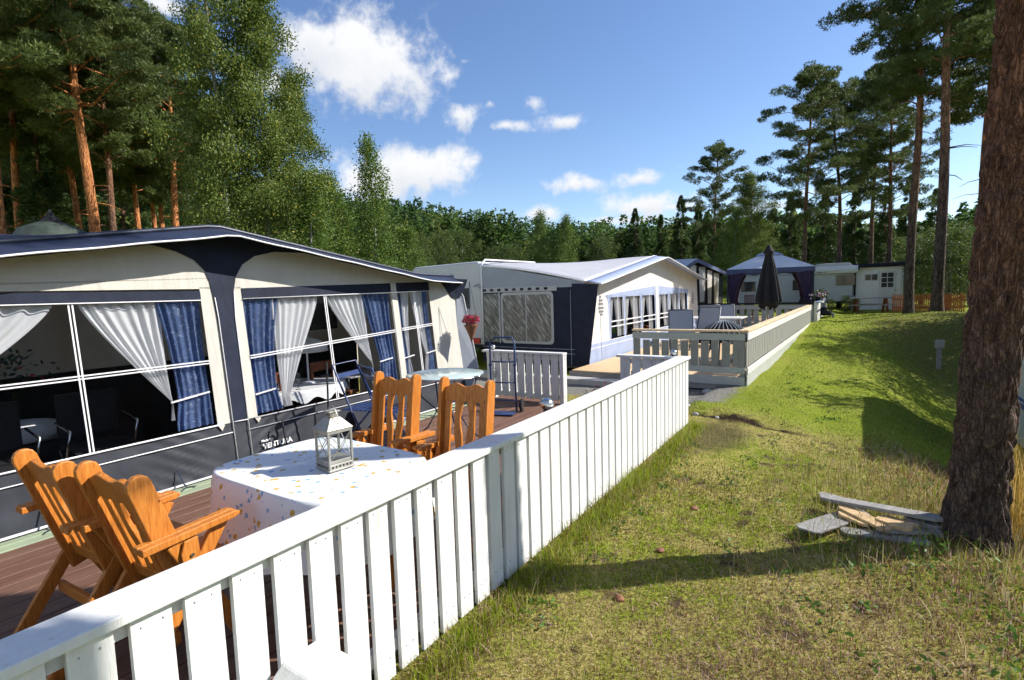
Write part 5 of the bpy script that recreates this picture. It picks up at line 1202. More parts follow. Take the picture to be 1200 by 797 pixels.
# arched windows
nwin = 6; bounds = [11.2, 12.15, 13.4, 14.62, 14.88, 15.95, 17.05, 18.1]
spans = [(11.25, 12.1), (12.2, 13.35), (13.45, 14.55), (14.95, 15.9), (16.0, 17.0), (17.1, 18.05)]
for k, (a, b) in enumerate(spans):
    z0 = .66; z1 = 1.62; 
    P = [(a, z0), (b, z0), (b, z1 - .12)] + [(b - (b - a) / 2 * (1 - math.cos(q)) * .35 if q < 1.57 else a + (b - a) / 2 * (1 + math.cos(q)) * .35, z1 - .12 + .12 * math.sin(q)) for q in (.4, .8, 1.2, 1.9, 2.3, 2.7)] + [(a, z1 - .12)]
    mb = MB(); mb.add([(f2(zz, .004), yy, zz) for yy, zz in P], [tuple(range(len(P)))]); mb.build('window_pane', M['pane'], A2, world=True)
    for s in (0, 1):
        def cf(u, v, s=s, a=a, b=b):
            z = z1 - .02 - (z1 - z0) * v; wd = (b - a) * (.49 - .28 * v ** .8); y = (a + wd * u) if s == 0 else (b - wd * u)
            return (f2(z, -.08) + .02 * math.sin(u * 30), y, z)
        mb = MB(); mb.grid(cf, 40, 8); mb.build('curtain', M['sheer'], A2, world=True, smooth=True)
    mb = MB()
    for zz in (1.02, .90): mb.span((f2(zz, .010), a, zz), (f2(zz, .018), b, zz + .028))
    mb.span((f2(1.1, .006), (a + b) / 2 - .012, z0), (f2(1.1, .020), (a + b) / 2 + .012, z1)); mb.build('sash_bars', M['piping'], A2, world=True)
mb = MB()
for y0, y1 in [(11.15, 11.25), (12.1, 12.2), (13.35, 13.45), (14.55, 14.62), (14.88, 14.95), (15.9, 16.0), (17.0, 17.1), (18.05, 18.15)]:
    mb.prism([(y0, .62), (y1, .62), (y1, 1.64), (y0, 1.64)], lambda a, b, s: (f2(b, .002 - .006 * s), a, b))
    # small corner fillets that make the window heads look arched
    for ye, sg in ((y0, -1), (y1, 1)): mb.prism([(ye, 1.64), (ye + sg * .16, 1.64), (ye + sg * .05, 1.59), (ye, 1.48)] if sg > 0 else [(ye, 1.64), (ye, 1.48), (ye - .05, 1.59), (ye - .16, 1.64)], lambda a, b, s: (f2(b, .008 - .006 * s), a, b))
mb.build('window_frame', M['bluegrey'], A2, world=True)
fp([(14.62, .2), (14.88, .2), (14.88, 1.86), (14.62, 1.86)], M['creamwhite'], 'centre_post', .014)
# emblem: an oval of grey bars
for yc_ in (10.72, 18.8):
    mb = MB()
    for i, (dz, hw) in enumerate([(.21, .03), (.13, .10), (.05, .125), (-.04, .15), (-.12, .13), (-.19, .07)]):
        mb.prism([(yc_ - hw, 1.42 + dz - .028), (yc_ + hw, 1.42 + dz - .028), (yc_ + hw * .9, 1.42 + dz + .02), (yc_ - hw * .9, 1.42 + dz + .02)], lambda a, b, s: (f2(b, .010 - .003 * s), a, b))
    mb.build('emblem', M['logogrey'], A2, world=True)
mb = MB(); mb.add([(XB, Y1, .1), (f2(.2), Y1, .1), (f2(2), Y1, 2.05), (XB, Y1, 2.4)], [(0, 1, 2, 3)]); mb.build('far_side_wall', M['navy'], A2, world=True, solid=.006)
mb = MB(); mb.span((XB, Y0 + .02, .1), (X2 - .05, Y1 - .02, .14)); mb.build('groundsheet', M['floor'], A2, world=True)
mb = MB(); mb.tube([(X2 + .02, Y0 + .55, 1.9), (X2 + .10, Y0 + .5, .2)], .006, 5); mb.build('guy_rope', M['greyside'], A2, world=True)
# chair and table silhouettes inside
for y0, lb in ((12.4, 'dark chair behind the left arched windows of the grey awning'), (16.2, 'dark chair behind the right arched windows of the grey awning')):
    c = thing('dining_chair', (-5.6, y0, .14), lb, 'chair', 'chairs inside the grey awning'); mb = MB(); mb.box((0, 0, .44), (.5, .5, .06)); mb.build('seat', M['brownchair'], c, bevel=.01)
    mb = MB(); mb.box((-.22, 0, .78), (.05, .5, .6)); mb.build('backrest', M['brownchair'], c, bevel=.01)
    for sx in (-1, 1):
        for sy in (-1, 1): mb = MB(); mb.bar((sx * .2, sy * .2, 0), (sx * .2, sy * .2, .42), .04, .04, (0, 1, 0)); mb.build('leg', M['brownchair'], c)

# caravan of the second pitch
cv2 = thing('caravan', (-8.55, 13.3, 0), 'white caravan end with a red tail lamp between the two awnings', 'caravan')
mb = MB(); mb.prism([(-9.75, .5), (XB - .02, .5), (XB - .02, 2.42), (XB - .12, 2.56), (-9.6, 2.52), (-9.75, 2.38)], lambda a, b, s: (a, 9.98 + 6.6 * s, b)); mb.build('body', M['caravan'], cv2, world=True, bevel=.05)
mb = MB(); mb.span((-8.45, 9.955, 1.42), (-7.78, 9.98, 1.92)); mb.build('rear_window', M['darkglass'], cv2, world=True, bevel=.02)
for x0 in (-7.95, -9.2): mb = MB(); mb.span((x0, 9.93, .56), (x0 + .46, 9.98, .70)); mb.build('tail_lamp', M['red'], cv2, world=True, bevel=.01)
mb = MB(); mb.span((-9.6, 9.94, .46), (XB - .04, 9.98, .54)); mb.build('bumper', M['black'], cv2, world=True)
mb = MB(); mb.tube([(-7.62, 9.93, 1.95), (-7.50, 9.93, 2.0), (-7.42, 9.93, 1.9)], .018, 6); mb.build('handle', M['greyside'], cv2, world=True)
for s in (0, 1): mb = MB(); mb.tube([(-9.7 + 2.0 * s, 13.0, .33), (-9.5 + 2.0 * s, 13.0, .33)], .33, 18); mb.build('wheel', M['black'], cv2, world=True)
mb = MB(); mb.box((-8.6, 12, 2.60), (.5, .5, .10)); mb.build('roof_hatch', M['caravan'], cv2, world=True, bevel=.02)

# ------------------------------------------------------------------ second terrace with its railing
T2 = thing('terrace_deck', (-2.9, 14.5, 0), 'pale new plank terrace in front of the grey roofed awning', 'terrace')
mb = MB(); y = 9.02
while y < 21.3: mb.span((-4.55 if y < 9.3 else -4.56, y, .19), (-1.50 if y > 9.3 else -3.38, y + .135, .215)); y += .142
mb.build('floor_boards', M['deck2'], T2, world=True)
mb = MB(); mb.span((-4.6, 9.0, .0), (-3.4, 9.04, .185)); mb.span((-4.5, 9.2, 0), (-1.5, 9.3, .18)); mb.build('frame', M['oldwood'], T2, world=True)
F2 = thing('deck_railing', (-1.42, 14.0, 0), 'grey and white board railing with a new wood cap round the second terrace', 'railing')
def rx(y): return -1.42 + (y - 9.2) * .022      # the long side runs slightly askew
ya, yb = 9.2, 21.2
def seg(name, y0, y1, z0, z1, w0, w1, m, bevel=.003):
    mb = MB(); P = [(rx(y0) + w0, y0), (rx(y0) + w1, y0), (rx(y1) + w1, y1), (rx(y1) + w0, y1)]
    mb.prism(P, lambda a, b, s: (a, b, z0 + (z1 - z0) * s)); return mb.build(name, m, F2, world=True, bevel=bevel)
seg('cap_rail', ya - .03, yb, 1.00, 1.035, -.09, .05, M['lightwood']); seg('upper_board', ya, yb, .86, .985, .02, .042, M['white'])
seg('lower_board', ya, yb, .30, .40, .02, .044, M['white'])
y = ya + .01; k = 0
while y < yb - .1:
    if k < 60: seg('picket', y, y + .165, .415, .838, .0, .018, M['greyfence'], .002)
    y += .205; k += 1
for i, z in enumerate((.17, .04, -.09)):
    seg('base_board', ya, yb, z, z + .118, .012 - .004 * i, .034, M['greyboard'])
mb = MB(); mb.span((-3.36, ya - .06, 1.0), (-1.45, ya + .07, 1.033)); mb.build('cap_rail', M['lightwood'], F2, world=True, bevel=.003)
mb = MB(); mb.span((-3.36, ya - .022, .86), (-1.424, ya, .975)); mb.build('upper_board', M['greyboard'], F2, world=True, bevel=.003)
mb = MB(); mb.span((-3.36, ya - .022, .30), (-1.424, ya, .40)); mb.build('lower_board', M['greyboard'], F2, world=True, bevel=.003)
mb = MB(); mb.span((-3.40, ya - .02, .10), (-1.424, ya + .002, .24)); mb.build('base_board', M['greyboard'], F2, world=True, bevel=.003)
x = -3.34; k = 0
while x < -1.55:
    w_ = .13 if k % 4 else .12; mb = MB(); mb.span((x, ya + .003, .40 + .006 * (k % 3)), (x + w_, ya + .021, .855 - .02 * (k % 2))); mb.build('picket', M['greyfence'], F2, world=True, bevel=.002); x += .172; k += 1
for a, b in (((-1.50, ya + .0, .08), (-1.43, ya + .06, 1.0)), ((-3.36, ya + .022, .1), (-3.30, ya + .07, 1.0)), *[((rx(y) - .06, y, .1), (rx(y) - .003, y + .06, 1.0)) for y in (11.6, 14.0, 16.4, 18.8, 21.1)]):
    MB().span(a, b).build('post', M['greyfence'], F2, world=True)

# terrace things
def sling_chair(px, d, rz, label):
    x, y = at(px, d); t = thing('sling_chair', (x, y, .215), label, 'chair', 'black sling chairs on the second terrace', rz); w2 = .27; m = M['black']
    mb = MB()
    for s in (-1, 1): mb.tube([(s * w2, -.34, 1.04), (s * w2, -.16, .42), (s * w2, .22, .44), (s * w2, .28, 0)], .014, 6); mb.tube([(s * w2, -.30, 0), (s * w2, .20, .64), (s * w2, -.22, .66)], .012, 6)
    mb.tube([(-w2, -.34, 1.04), (w2, -.34, 1.04)], .014, 6); mb.build('frame', M['darkmetal'], t, smooth=True)
    mb = MB(); mb.grid(lambda u, v: (-w2 + 2 * w2 * u, -.34 + .18 * v, 1.03 - .6 * v), 2, 6); mb.build('back_sling', M['greyside'], t, solid=.004)
    mb = MB(); mb.box((0, .03, .43), (2 * w2, .40, .015)); mb.build('seat_sling', M['greyside'], t); return t
sling_chair(799, 12.4, R(200), 'black sling chair nearest the left of the second terrace'); sling_chair(826, 13.9, R(170), 'black sling chair in the middle before the white table')
sling_chair(847, 15.6, R(185), 'black sling chair at the right end of the white table'); sling_chair(832, 16.2, R(10), 'black sling chair behind the white table')
x, y = at(833, 14.9); t = thing('garden_table', (x, y, .215), 'white topped table between the black sling chairs', 'table')
mb = MB(); mb.box((0, 0, .73), (1.7, .9, .03)); mb.build('top', M['lampwhite'], t, bevel=.005)
for sx in (-1, 1):
    for sy in (-1, 1): mb = MB(); mb.tube([(sx * .7, sy * .38, 0), (sx * .7, sy * .38, .72)], .02, 6); mb.build('leg', M['steel'], t)
x, y = at(848, 11.3); t = thing('covered_grill', (x, y, .215), 'round thing under a pleated black cover on the second terrace', 'covered grill')
def cov(u, v):
    a = 2 * math.pi * u; r = .56 * (v ** .8) + .035 * math.sin(a * 26) * v; z = .86 - .42 * v ** 1.7 + .012 * math.sin(a * 26 + 1.5) * v; return (r * math.cos(a), r * math.sin(a), z)
mb = MB(); mb.grid(cov, 208, 14); mb.build('pleated_cover', M['black'], t, smooth=True)
mb = MB()
for i in range(26): a = 2 * math.pi * (i + .25) / 26; mb.tube([(r * math.cos(a), r * math.sin(a), .875 - .42 * (r / .58) ** 2.1) for r in (.05, .2, .35, .5, .6)], .006, 4)
mb.build('cover_seam', M['greyside'], t)
mb = MB()
for a in (.5, 2.6, 4.7): mb.tube([(.3 * math.cos(a), .3 * math.sin(a), .5), (.42 * math.cos(a), .42 * math.sin(a), 0)], .015, 6)
mb.build('stand', M['darkmetal'], t)
x, y = at(900.5, 12.6); t = thing('closed_parasol', (x, y, .215), 'closed black parasol standing at the railing of the second terrace', 'parasol')
mb = MB(); mb.tube([(0, 0, 0), (0, 0, 2.42)], .02, 8); mb.build('pole', M['oldwood'], t)
mb = MB(); mb.lathe([(.15, 0), (.15, .05), (.04, .09), (.03, .3)], n=16); mb.build('base', M['concrete'], t)
def par(u, v):
    a = 2 * math.pi * u; z = 2.42 - 1.36 * v; r = .02 + .205 * min(1, v * 1.15) ** .8 - (.06 if v > .93 else 0); r *= 1 + .28 * math.sin(a * 7) * min(1, v * 3) * (.6 + .4 * v); z += .05 * math.sin(a * 7) * (v > .9)
    if v < .12: r = .03 + .09 * (v / .12)
    return (r * math.cos(a), r * math.sin(a), z)
mb = MB(); mb.grid(par, 112, 26); mb.build('canopy', M['black'], t, smooth=True)

# ------------------------------------------------------------------ third pitch: awning, gazebo, railing
A3 = thing('caravan_awning', (-7.0, 24.5, .15), 'small white and blue awning beyond the grey roofed one', 'awning')
xf = -5.7; zA = 2.62; yA3, y03, y13 = 22.6, 20.2, 29.4
def r3(y): return 2.50 + .50 * (1 - abs(y - yA3) / (yA3 - y03)) if y < yA3 else 2.50 + .50 * (1 - (y - yA3) / (y13 - yA3))
mb = MB(); mb.grid(lambda u, v: (xf + .3 - 3.2 * v, y03 + (y13 - y03) * u, r3(y03 + (y13 - y03) * u) * (1 - v) + 3.05 * v), 30, 4); mb.build('roof', M['greyroof'], A3, world=True, solid=.01)
mb = MB(); mb.grid(lambda u, v: (xf + .3, y03 + (y13 - y03) * u, r3(y03 + (y13 - y03) * u) - .16 * v), 30, 1); mb.build('valance', M['valance'], A3, world=True, solid=.01)
mb = MB(); mb.grid(lambda u, v: (xf, y03 + (y13 - y03) * u, .2 + (r3(y03 + (y13 - y03) * u) - .2) * v), 30, 1); mb.build('front_wall', M['black'], A3, world=True, solid=.01)
for a, b in ((20.9, 21.9), (22.3, 23.3), (23.8, 25.0), (25.4, 26.4), (26.8, 28.0)):
    mb = MB(); mb.grid(lambda u, v: (xf + .08 + .03 * math.sin(u * 22), a + (b - a) * (.5 + (u - .5) * (1 - .35 * v)), r3(a) - .2 - 1.6 * v), 24, 4); mb.build('curtain', M['creamwhite'], A3, world=True, smooth=True)
mb = MB(); mb.grid(lambda u, v: (xf - 3 * u, y03, .2 + 2.05 * v), 2, 2); mb.build('side_wall', M['navy'], A3, world=True, solid=.01)

gx0, gy0 = at(901, 26.5); G = thing('gazebo', (gx0, gy0, gz(gx0, gy0)), 'pale pavilion with a blue valance and tied purple curtains', 'gazebo', None, R(7))
hw = 1.7; zE = 2.22
mb = MB(); q = [(-hw, -hw, zE), (hw, -hw, zE), (hw, hw, zE), (-hw, hw, zE), (-.45, -.45, 2.82), (.45, -.45, 2.82), (.45, .45, 2.82), (-.45, .45, 2.82)]
mb.add(q, [(0, 1, 5, 4), (1, 2, 6, 5), (2, 3, 7, 6), (3, 0, 4, 7)]); mb.build('roof', M['pavilion'], G, solid=.02)
mb = MB(); mb.add([(-.55, -.55, 2.84), (.55, -.55, 2.84), (.55, .55, 2.84), (-.55, .55, 2.84), (0, 0, 3.08)], [(0, 1, 4), (1, 2, 4), (2, 3, 4), (3, 0, 4)]); mb.build('vent_cap', M['bluegrey'], G, solid=.02)
for s in (-1, 1):
    mb = MB(); mb.grid(lambda u, v: (-hw + 2 * hw * u, s * hw, zE - (.20 + .03 * math.sin(u * 25)) * v), 40, 1); mb.build('valance', M['valance'], G, solid=.01)
    mb = MB(); mb.grid(lambda u, v: (s * hw, -hw + 2 * hw * u, zE - (.20 + .03 * math.sin(u * 25)) * v), 40, 1); mb.build('valance', M['valance'], G, solid=.01)
for sx in (-1, 1):
    for sy in (-1, 1):
        mb = MB(); mb.tube([(sx * (hw - .05), sy * (hw - .05), 0), (sx * (hw - .05), sy * (hw - .05), zE)], .035, 8); mb.build('post', M['darkmetal'], G)
        def gc(u, v, sx=sx, sy=sy):
            wd = .62 * (1 - .62 * math.sin(min(1, v * 1.3) * math.pi / 2)) + (.22 * max(0, v - .72) / .28); x0 = sx * (hw - .08); return (x0 - sx * (.03 + wd * u), sy * (hw - .06) + .03 * math.sin(u * 26), zE - .18 - 1.75 * v)
        mb = MB(); mb.grid(gc, 30, 14); mb.build('curtain', M['purple'], G, smooth=True)
        def gc2(u, v, sx=sx, sy=sy):
            wd = .50 * (1 - .62 * math.sin(min(1, v * 1.3) * math.pi / 2)) + (.2 * max(0, v - .72) / .28); y0 = sy * (hw - .08); return (sx * (hw - .06) + .03 * math.sin(u * 26), y0 - sy * (.03 + wd * u), zE - .18 - 1.75 * v)
        mb = MB(); mb.grid(gc2, 24, 14); mb.build('curtain', M['purple'], G, smooth=True)
# plastic chairs inside gazebo
def mono(x, y, z, rz, lb, m):
    t = thing('plastic_chair', (x, y, z), lb, 'chair', 'chairs in the gazebo', rz)
    mb = MB(); mb.box((0, 0, .42), (.5, .48, .04)); mb.build('seat', m, t, bevel=.01)
    mb = MB(); 
    for i in range(5): mb.box((-.2 + .1 * i, -.26, .72), (.07, .03, .6))
    mb.box((0, -.26, 1.03), (.5, .035, .08)); mb.build('backrest', m, t, bevel=.006)
    for sx in (-1, 1):
        for sy in (-1, 1): mb = MB(); mb.bar((sx * .22, sy * .2, 0), (sx * .2, sy * .18, .42), .05, .05, (0, 1, 0)); mb.build('leg', m, t)
mono(gx0 - .9, gy0 - .3, gz(gx0, gy0), R(160), 'pale lilac chair at the left inside the gazebo', M['lilac']); mono(gx0 + .1, gy0 + .4, gz(gx0, gy0), R(190), 'white chair behind the closed parasol inside the gazebo', M['lampwhite'])

F3 = thing('deck_railing', (-1.9, 22.3, .1), 'white railing with a dark cap in front of the gazebo', 'railing')
zc = 1.12; mb = MB(); mb.span((-5.2, 21.75, zc - .07), (-1.15, 21.85, zc)); mb.build('cap_rail', M['black'], F3, world=True)
mb = MB(); mb.span((-5.2, 21.78, zc - .26), (-1.15, 21.80, zc - .09)); mb.span((-5.2, 21.78, .1), (-1.15, 21.80, .28)); mb.build('board', M['greyboard'], F3, world=True)
x = -5.15; 
while x < -1.2:
    mb = MB(); mb.span((x, 21.81, .2), (x + .16, 21.83, zc - .1)); mb.build('picket', M['greyboard'], F3, world=True); x += .26
X3 = -.98
mb = MB(); mb.span((X3 - .04, 21.7, zc - .04), (X3 + .08, 27.6, zc)); mb.build('cap_rail', M['bluegrey'], F3, world=True)
mb = MB(); mb.span((X3, 21.75, zc - .32), (X3 + .03, 27.6, zc - .05)); mb.span((X3, 21.75, .15), (X3 + .03, 27.6, zc - .42)); mb.build('board', M['white'], F3, world=True)
for y in (21.8, 24.7, 27.55): mb = MB(); mb.span((X3 - .08, y - .05, .1), (X3 - .003, y + .05, zc + .02)); mb.build('post', M['white'], F3, world=True)
mb = MB(); mb.span((-5.2, 21.9, .1), (X3 - .1, 27.5, .3)); o = mb.build('terrace_platform', M['deck2'], None); tag(o, 'wooden terrace platform under the gazebo', 'terrace')
# box of plants on that railing
t = thing('flower_box', (-1.02, 25.4, zc), 'long planter of dark flowering plants on the gazebo railing', 'planter')
mb = MB(); mb.span((-.09, -2.0, 0), (.09, 2.0, .14)); mb.build('box', M['black'], t)
cn = rng.normal(0, 1, (1300, 3)) * np.array([.10, 1.0, .07]) + np.array([0, 0, .22]); cn[:, 1] = rng.uniform(-2, 2, 1300); cc_ = np.tile((.05, .09, .03), (1300, 1)) * rng.uniform(.5, 1.5, (1300, 1)); k = rng.uniform(0, 1, 1300); cc_[k < .15] = (.6, .5, .6); cc_[k > .88] = (.35, .05, .12)
v, f, c = leafcards(cn, unit(rng.normal(0, 1, (1300, 3))), np.full(1300, .09), np.full(1300, .03), cc_); npmesh('plants', v, f, M['leaf'], t, colors=c)

# ------------------------------------------------------------------ caravans, cabin and the far plot
def caravan(px0, px1, d, h, label, roller=False, zoff=.0, dep=2.3):
    xa, ya_ = at(px0, d); xb, yb_ = at(px1, d); L2 = math.hypot(xb - xa, yb_ - ya_); rz = math.atan2(yb_ - ya_, xb - xa); xm, ym = (xa + xb) / 2, (ya_ + yb_) / 2
    t = thing('caravan', (xm, ym, gz(xm, ym) + zoff), label, 'caravan', 'white caravans at the back of the site', rz)
    mb = MB(); l = L2 / 2; mb.prism([(-l, .4), (l, .4), (l + .05, 1.2), (l, h - .12), (l - .12, h), (-l + .12, h), (-l, h - .12), (-l - .05, 1.2)], lambda a, b, s: (a, dep * s, b)); mb.build('body', M['caravan'], t, bevel=.04)
    return t, l
t, l = caravan(862, 952, 35, 2.45, 'long white caravan seen through the gazebo')
for x0 in (-1.75, 1.05): mb = MB(); mb.span((x0, -.03, 1.15), (x0 + .8, 0, 1.75)); mb.build('window', M['darkglass'], t, bevel=.01)
mb = MB(); mb.span((-l, -.02, 2.05), (l, 0, 2.12)); mb.build('trim_strip', M['greyside'], t)
t, l = caravan(954, 998, 34, 2.55, 'white caravan with a rolled awning case left of the small cabin')
mb = MB(); mb.span((.15, -.04, 1.30), (1.05, 0, 1.88)); mb.build('window', M['darkglass'], t, bevel=.01)
mb = MB(); mb.prism([(0, 2.38), (-.16, 2.34), (-.26, 2.16), (-.20, 1.98), (0, 1.94)], lambda a, b, s: (-l - .1 + 2.15 * s, a, b)); rl = mb.build('awning_case', M['piping'], t)
mb = MB(); mb.span((-l + .1, -.235, 2.02), (-l + .42, -.225, 2.07)); mb.span((-l + .46, -.235, 2.03), (-l + .60, -.225, 2.06)); mb.build('maker_mark', M['logogrey'], rl)
mb = MB(); mb.span((.6, -.03, .52), (1.1, 0, .72)); mb.build('vent', M['greyside'], t)
mb = MB(); mb.span((-l, -.03, .3), (l, 0, .42)); mb.build('sill', M['black'], t)
# cabin
xa, ya_ = at(1000, 34.5); xb, yb_ = at(1057, 34.5); L2 = math.hypot(xb - xa, yb_ - ya_); xm, ym = (xa + xb) / 2, (ya_ + yb_) / 2
K = thing('cabin', (xm, ym, gz(xm, ym)), 'small white board cabin with a flat dark roof and a glazed door', 'cabin', None, math.atan2(yb_ - ya_, xb - xa) + R(6)); l = L2 / 2
mb = MB(); mb.span((-l, 0, 0), (l, 3.0, 2.32)); mb.build('wall', M['cabin'], K)
mb = MB(); mb.prism([(-l - .35, 2.34), (l + 2.6, 2.42), (l + 2.6, 2.60), (-l - .35, 2.50)], lambda a, b, s: (a, -.35 + 3.7 * s, b)); mb.build('roof', M['navy'], K, bevel=.02)
mb = MB(); mb.span((-l + .48, -.03, 1.58), (-l + 1.12, 0, 1.98)); wd_ = mb.build('window', M['white'], K); mb = MB()
for s in (0, 1): mb.span((-l + .53 + .29 * s, -.045, 1.63), (-l + .78 + .29 * s, -.032, 1.93))
mb.build('pane', M['darkglass'], wd_)
mb = MB(); mb.span((l - 1.02, -.04, .10), (l - .24, 0, 2.08)); dr = mb.build('door', M['white'], K); mb = MB()
for i in (0, 1):
    for j in (0, 1, 2): mb.span((l - .90 + .28 * i, -.055, 1.22 + .27 * j), (l - .66 + .28 * i, -.042, 1.45 + .27 * j))
mb.build('pane', M['darkglass'], dr)
mb = MB(); mb.span((l - .3, -.09, 1.0), (l - .26, -.04, 1.1)); mb.build('handle', M['steel'], dr)
mb = MB(); mb.tube([(-l + .22, -.25, 2.3), (-l + .10, -.10, 2.15), (-l + .06, -.06, 2.0), (-l + .06, -.06, .1)], .05, 8); mb.build('downpipe', M['black'], K, smooth=True)
for s in (-1, 1): mb = MB(); mb.span((s * l - .06, -.02, 0), (s * l + .06, .12, 2.3)); mb.build('corner_board', M['white'], K)
mb = MB(); mb.tube([(l + 2.45, -.2, 0), (l + 2.45, -.2, 2.42)], .05, 6); mb.tube([(l + 2.45, 3.1, 0), (l + 2.45, 3.1, 2.42)], .05, 6); mb.build('porch_post', M['oldwood'], K)
mb = MB(); mb.grid(lambda u, v: (l + 2.30 + .35 * u, -.22 + .05 * math.sin(u * 18), 2.40 - 1.55 * v), 24, 8); mb.build('porch_curtain', M['purple'], K, smooth=True)
# red-brown low picket fence
def low_fence(px0, px1, d, label, n):
    xa, ya_ = at(px0, d); xb, yb_ = at(px1, d); z = gz((xa + xb) / 2, (ya_ + yb_) / 2); t = thing('picket_fence', ((xa + xb) / 2, (ya_ + yb_) / 2, z), label, 'fence', 'low red brown picket fences'); m = M['redfence']
    def p(u): return xa + (xb - xa) * u, ya_ + (yb_ - ya_) * u
    for zz in (.25, .65): mb = MB(); a = p(0); b = p(1); mb.bar((a[0], a[1] + .03, z + zz), (b[0], b[1] + .03, z + zz), .03, .07); mb.build('cross_rail', m, t, world=True)
    for i in range(n):
        x, y = p((i + .5) / n); w_ = math.hypot(xb - xa, yb_ - ya_) / n * .33; mb = MB(); mb.prism([(-w_, .02), (w_, .02), (w_, .82), (0, .92), (-w_, .82)], lambda a, b, s: (x + a, y - .02 + .02 * s, z + b)); mb.build('picket', m, t, world=True)
low_fence(1046, 1060, 30.5, 'short red brown picket fence right in front of the cabin door', 6); low_fence(1064, 1132, 31.5, 'long sunlit red brown picket fence right of the slim pine', 28)
# picnic bench table
xa, ya_ = at(1021, 31); B = thing('picnic_bench', (xa, ya_, gz(xa, ya_)), 'old grey picnic table standing on the grass in front of the cabin', 'bench', None, R(8))
mb = MB()
for i in range(5): mb.box((0, -.3 + .15 * i, .72), (1.75, .135, .04))
mb.build('top', M['oldwood'], B)
for s in (-1, 1):
    for q in (-1, 1): mb = MB(); mb.bar((s * .6, q * .15, .70), (s * .6, q * .55, 0), .05, .10, (1, 0, 0)); mb.build('leg', M['brownchair'], B)
    mb = MB(); mb.box((0, s * .62, .40), (1.75, .22, .04)); mb.build('seat_board', M['oldwood'], B)
# lawn mower
xa, ya_ = at(966, 24.5); Mw = thing('lawn_mower', (xa, ya_, gz(xa, ya_)), 'dark lawn mower with a black handle hoop at the end of the gazebo railing', 'lawn mower', None, R(15))
mb = MB(); mb.lathe([(.28, .10), (.30, .18), (.27, .26), (.12, .30), (.11, .42), (.02, .44)], n=16); mb.build('deck', M['black'], Mw, smooth=True)
mb = MB(); mb.tube([(-.24, .1, .25), (-.24, .75, .95), (-.18, .80, 1.02), (.18, .80, 1.02), (.24, .75, .95), (.24, .1, .25)], .016, 7); mb.build('handle', M['black'], Mw, smooth=True)
for sx in (-1, 1):
    for sy in (-1, 1): mb = MB(); mb.tube([(sx * .26, sy * .24, .1), (sx * .31, sy * .24, .1)], .10, 14); mb.build('wheel', M['greyside'], Mw)
mb = MB(); mb.grid(lambda u, v: (.2 * math.sin(v * 6.283) , .45 + .2 * math.cos(v * 6.283) * .7, .2 + .4 * u), 4, 14); mb.build('grass_bag', M['greyside'], Mw, smooth=True)
# shrubs along the caravans
for q, (px, d, s_) in enumerate([(960, 31, .5), (975, 31, .4), (992, 31.5, .55), (1003, 31.5, .45)]):
    put('bC', px, d, ['yellow green shrub behind the lawn mower', 'low shrub under the wind out roller', 'yellow flowering shrub left of the cabin downpipe', 'small shrub at the foot of the downpipe'][q], (s_ * .28, s_ * .28, s_ * .20), q, 'shrubs along the caravans')
# meter post in the hollow
xa, ya_ = at(1104, 18); P_ = thing('power_post', (xa, ya_, gz(xa, ya_) - .02), 'small white electric box on a dark post in the shaded hollow', 'power post')
mb = MB(); mb.box((0, 0, .3), (.10, .10, .6)); mb.build('post', M['oldwood'], P_)
mb = MB(); mb.box((0, -.02, .70), (.20, .16, .22)); mb.build('box', M['greyfence'], P_, bevel=.01)
# caravan at the far right behind the trunk
cr = thing('caravan', (3.15, 9.35, 0), 'white caravan with a blue stripe glimpsed right of the massive trunk', 'caravan'); zg = -1.02
mb = MB(); mb.prism([(7.5, zg + .5), (11.2, zg + .42), (11.35, zg + 1.2), (11.2, zg + 2.6), (11.0, zg + 2.85), (7.6, zg + 2.9), (7.45, zg + 2.7)], lambda a, b, s: (2.02 + 2.3 * s, a, b)); mb.build('body', M['caravan'], cr, world=True, bevel=.04)
mb = MB(); mb.span((2.0, 8.0, zg + 1.0), (2.02, 11.1, zg + 1.06)); mb.span((2.0, 8.0, zg + 1.1), (2.02, 11.1, zg + 1.13)); mb.build('stripe', M['bluecurtain'], cr, world=True)
mb = MB(); mb.span((1.99, 10.2, zg + 1.25), (2.02, 10.5, zg + 1.75)); mb.build('hatch', M['darkglass'], cr, world=True)
mb = MB(); mb.span((1.98, 8.3, zg + 1.9), (2.02, 10.6, zg + 2.45)); mb.build('window', M['darkglass'], cr, world=True)
mb = MB(); mb.tube([(2.1, 9.3, zg + .33), (2.35, 9.3, zg + .33)], .33, 18); mb.build('wheel', M['black'], cr, world=True)
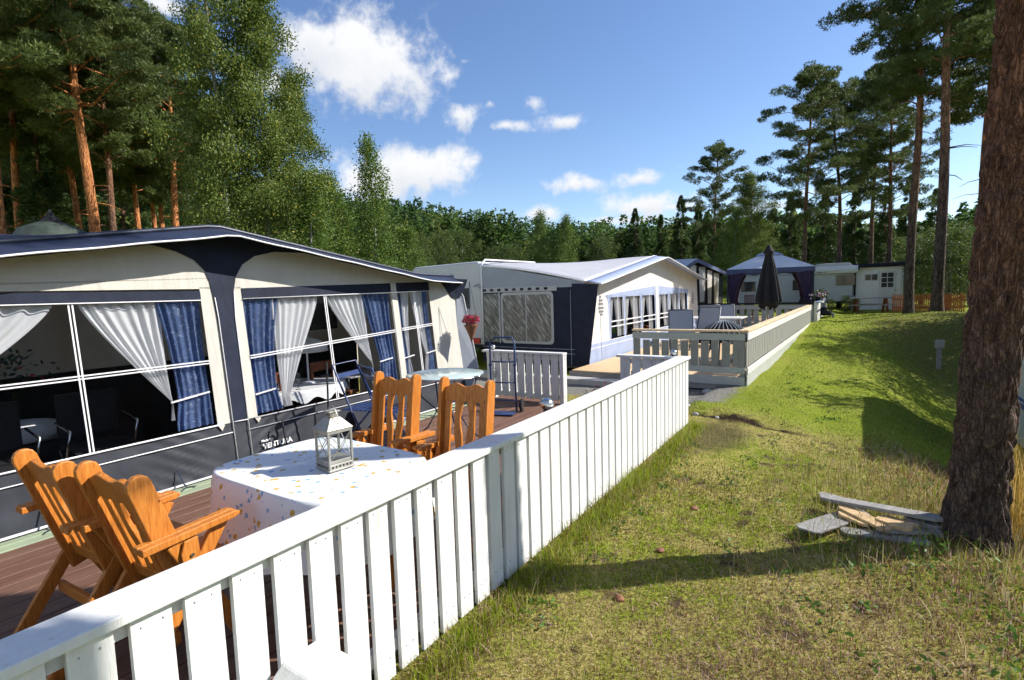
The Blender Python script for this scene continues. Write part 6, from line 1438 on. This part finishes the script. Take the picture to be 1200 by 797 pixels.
# ------------------------------------------------------------------ plank pile, stones, cones
pl = [((-.07, 4.26), 62, .62, .17, .02, 'oldwood', 'weathered grey plank lying at the left end of the pile'), ((.02, 4.72), -28, .40, .10, .02, 'oldwood', 'short split plank sticking out at the back of the pile'), ((.22, 4.50), -12, .74, .12, .035, 'oldwood', 'long grey plank lying across the top of the pile'), ((.14, 4.35), -42, .40, .10, .03, 'cutwood', 'fresh cut board piece left in the pile'), ((.32, 4.34), -30, .22, .16, .06, 'cutwood', 'square pale wood block in the middle of the pile'), ((.07, 4.33), -35, .22, .07, .03, 'cutwood', 'narrow pale offcut at the front of the pile'), ((.48, 4.44), -15, .20, .09, .05, 'oldwood', 'small dark block at the right end of the pile'), ((.47, 4.36), -10, .22, .08, .04, 'oldwood', 'dark block in front of the small dark block'), ((.25, 4.20), 5, .5, .12, .03, 'oldwood', 'dark old plank under the front edge of the pile'), ((.10, 4.58), -60, .34, .07, .02, 'oldwood', 'grey splinter of board standing off the back of the pile'), ((.36, 4.26), 18, .30, .06, .02, 'oldwood', 'thin grey lath poking out at the front right of the pile')]
hz_ = [.045, .05, .115, .075, .065, .06, .06, .035, .02, .04, .05]
for ((x, y), rz, Lp, wp_, th, m, lb), hz in zip(pl, hz_):
    mb = MB(); th *= .7; mb.prism([(-Lp / 2, -wp_ / 2 + .02), (-Lp / 2 + .03, -wp_ / 2), (Lp / 2 - .04, -wp_ / 2), (Lp / 2, -wp_ / 5), (Lp / 2 - .03, wp_ / 4), (Lp / 2 - .01, wp_ / 2), (-Lp / 2 + .015, wp_ / 2), (-Lp / 2 - .02, wp_ / 5)], lambda a, b, s: (a, b, (s - .5) * th)); o = mb.build('plank', M[m], None, bevel=.003)
    o.location = (x, y, gz(x, y) + hz); o.rotation_euler = (R(rd.uniform(-5, 5)), R(rd.uniform(-4, 4)), R(rz)); tag(o, lb, 'plank', 'old planks and offcuts beside the big pine')
def stone(x, y, r, lb, m='concrete', name='stone', cat='stone', grp='stones by the end of the fence'):
    mb = MB(); sd_ = rd.uniform(0, 99); mb.lathe([(max(.001, r * math.cos(a)), r * .6 * math.sin(a)) for a in [(-.5 + i / 8) * math.pi for i in range(9)]], n=12)
    mb.v = [tuple(Vector(p) * (1 + .35 * mnoise.noise(Vector(p) * (1.5 / r) + Vector((sd_, 0, 0))))) for p in mb.v]; o = mb.build(name, M[m], None, smooth=True); o.location = (x, y, gz(x, y) + r * .3); tag(o, lb, cat, grp)
stone(-1.72, 7.12, .042, 'white stone at the start of the earth step, nearest the fence end'); stone(-1.42, 7.02, .03, 'small white stone on the dark earth step'); stone(-1.86, 7.25, .04, 'little pale stone just left of the white one'); stone(-1.95, 8.9, .09, 'dark boulder at the corner of the grey railing')
for x, y, lb in ((-1.02, 3.28, 'dark pine cone lying left of the path'), (-1.05, 2.62, 'dark pine cone just below the trunk shadow by the fence'), (-1.0, 4.1, 'dark pine cone farther up the lawn')): stone(x, y, .028, lb, 'wicker', 'pine_cone', 'pine cone', 'pine cones on the lawn')
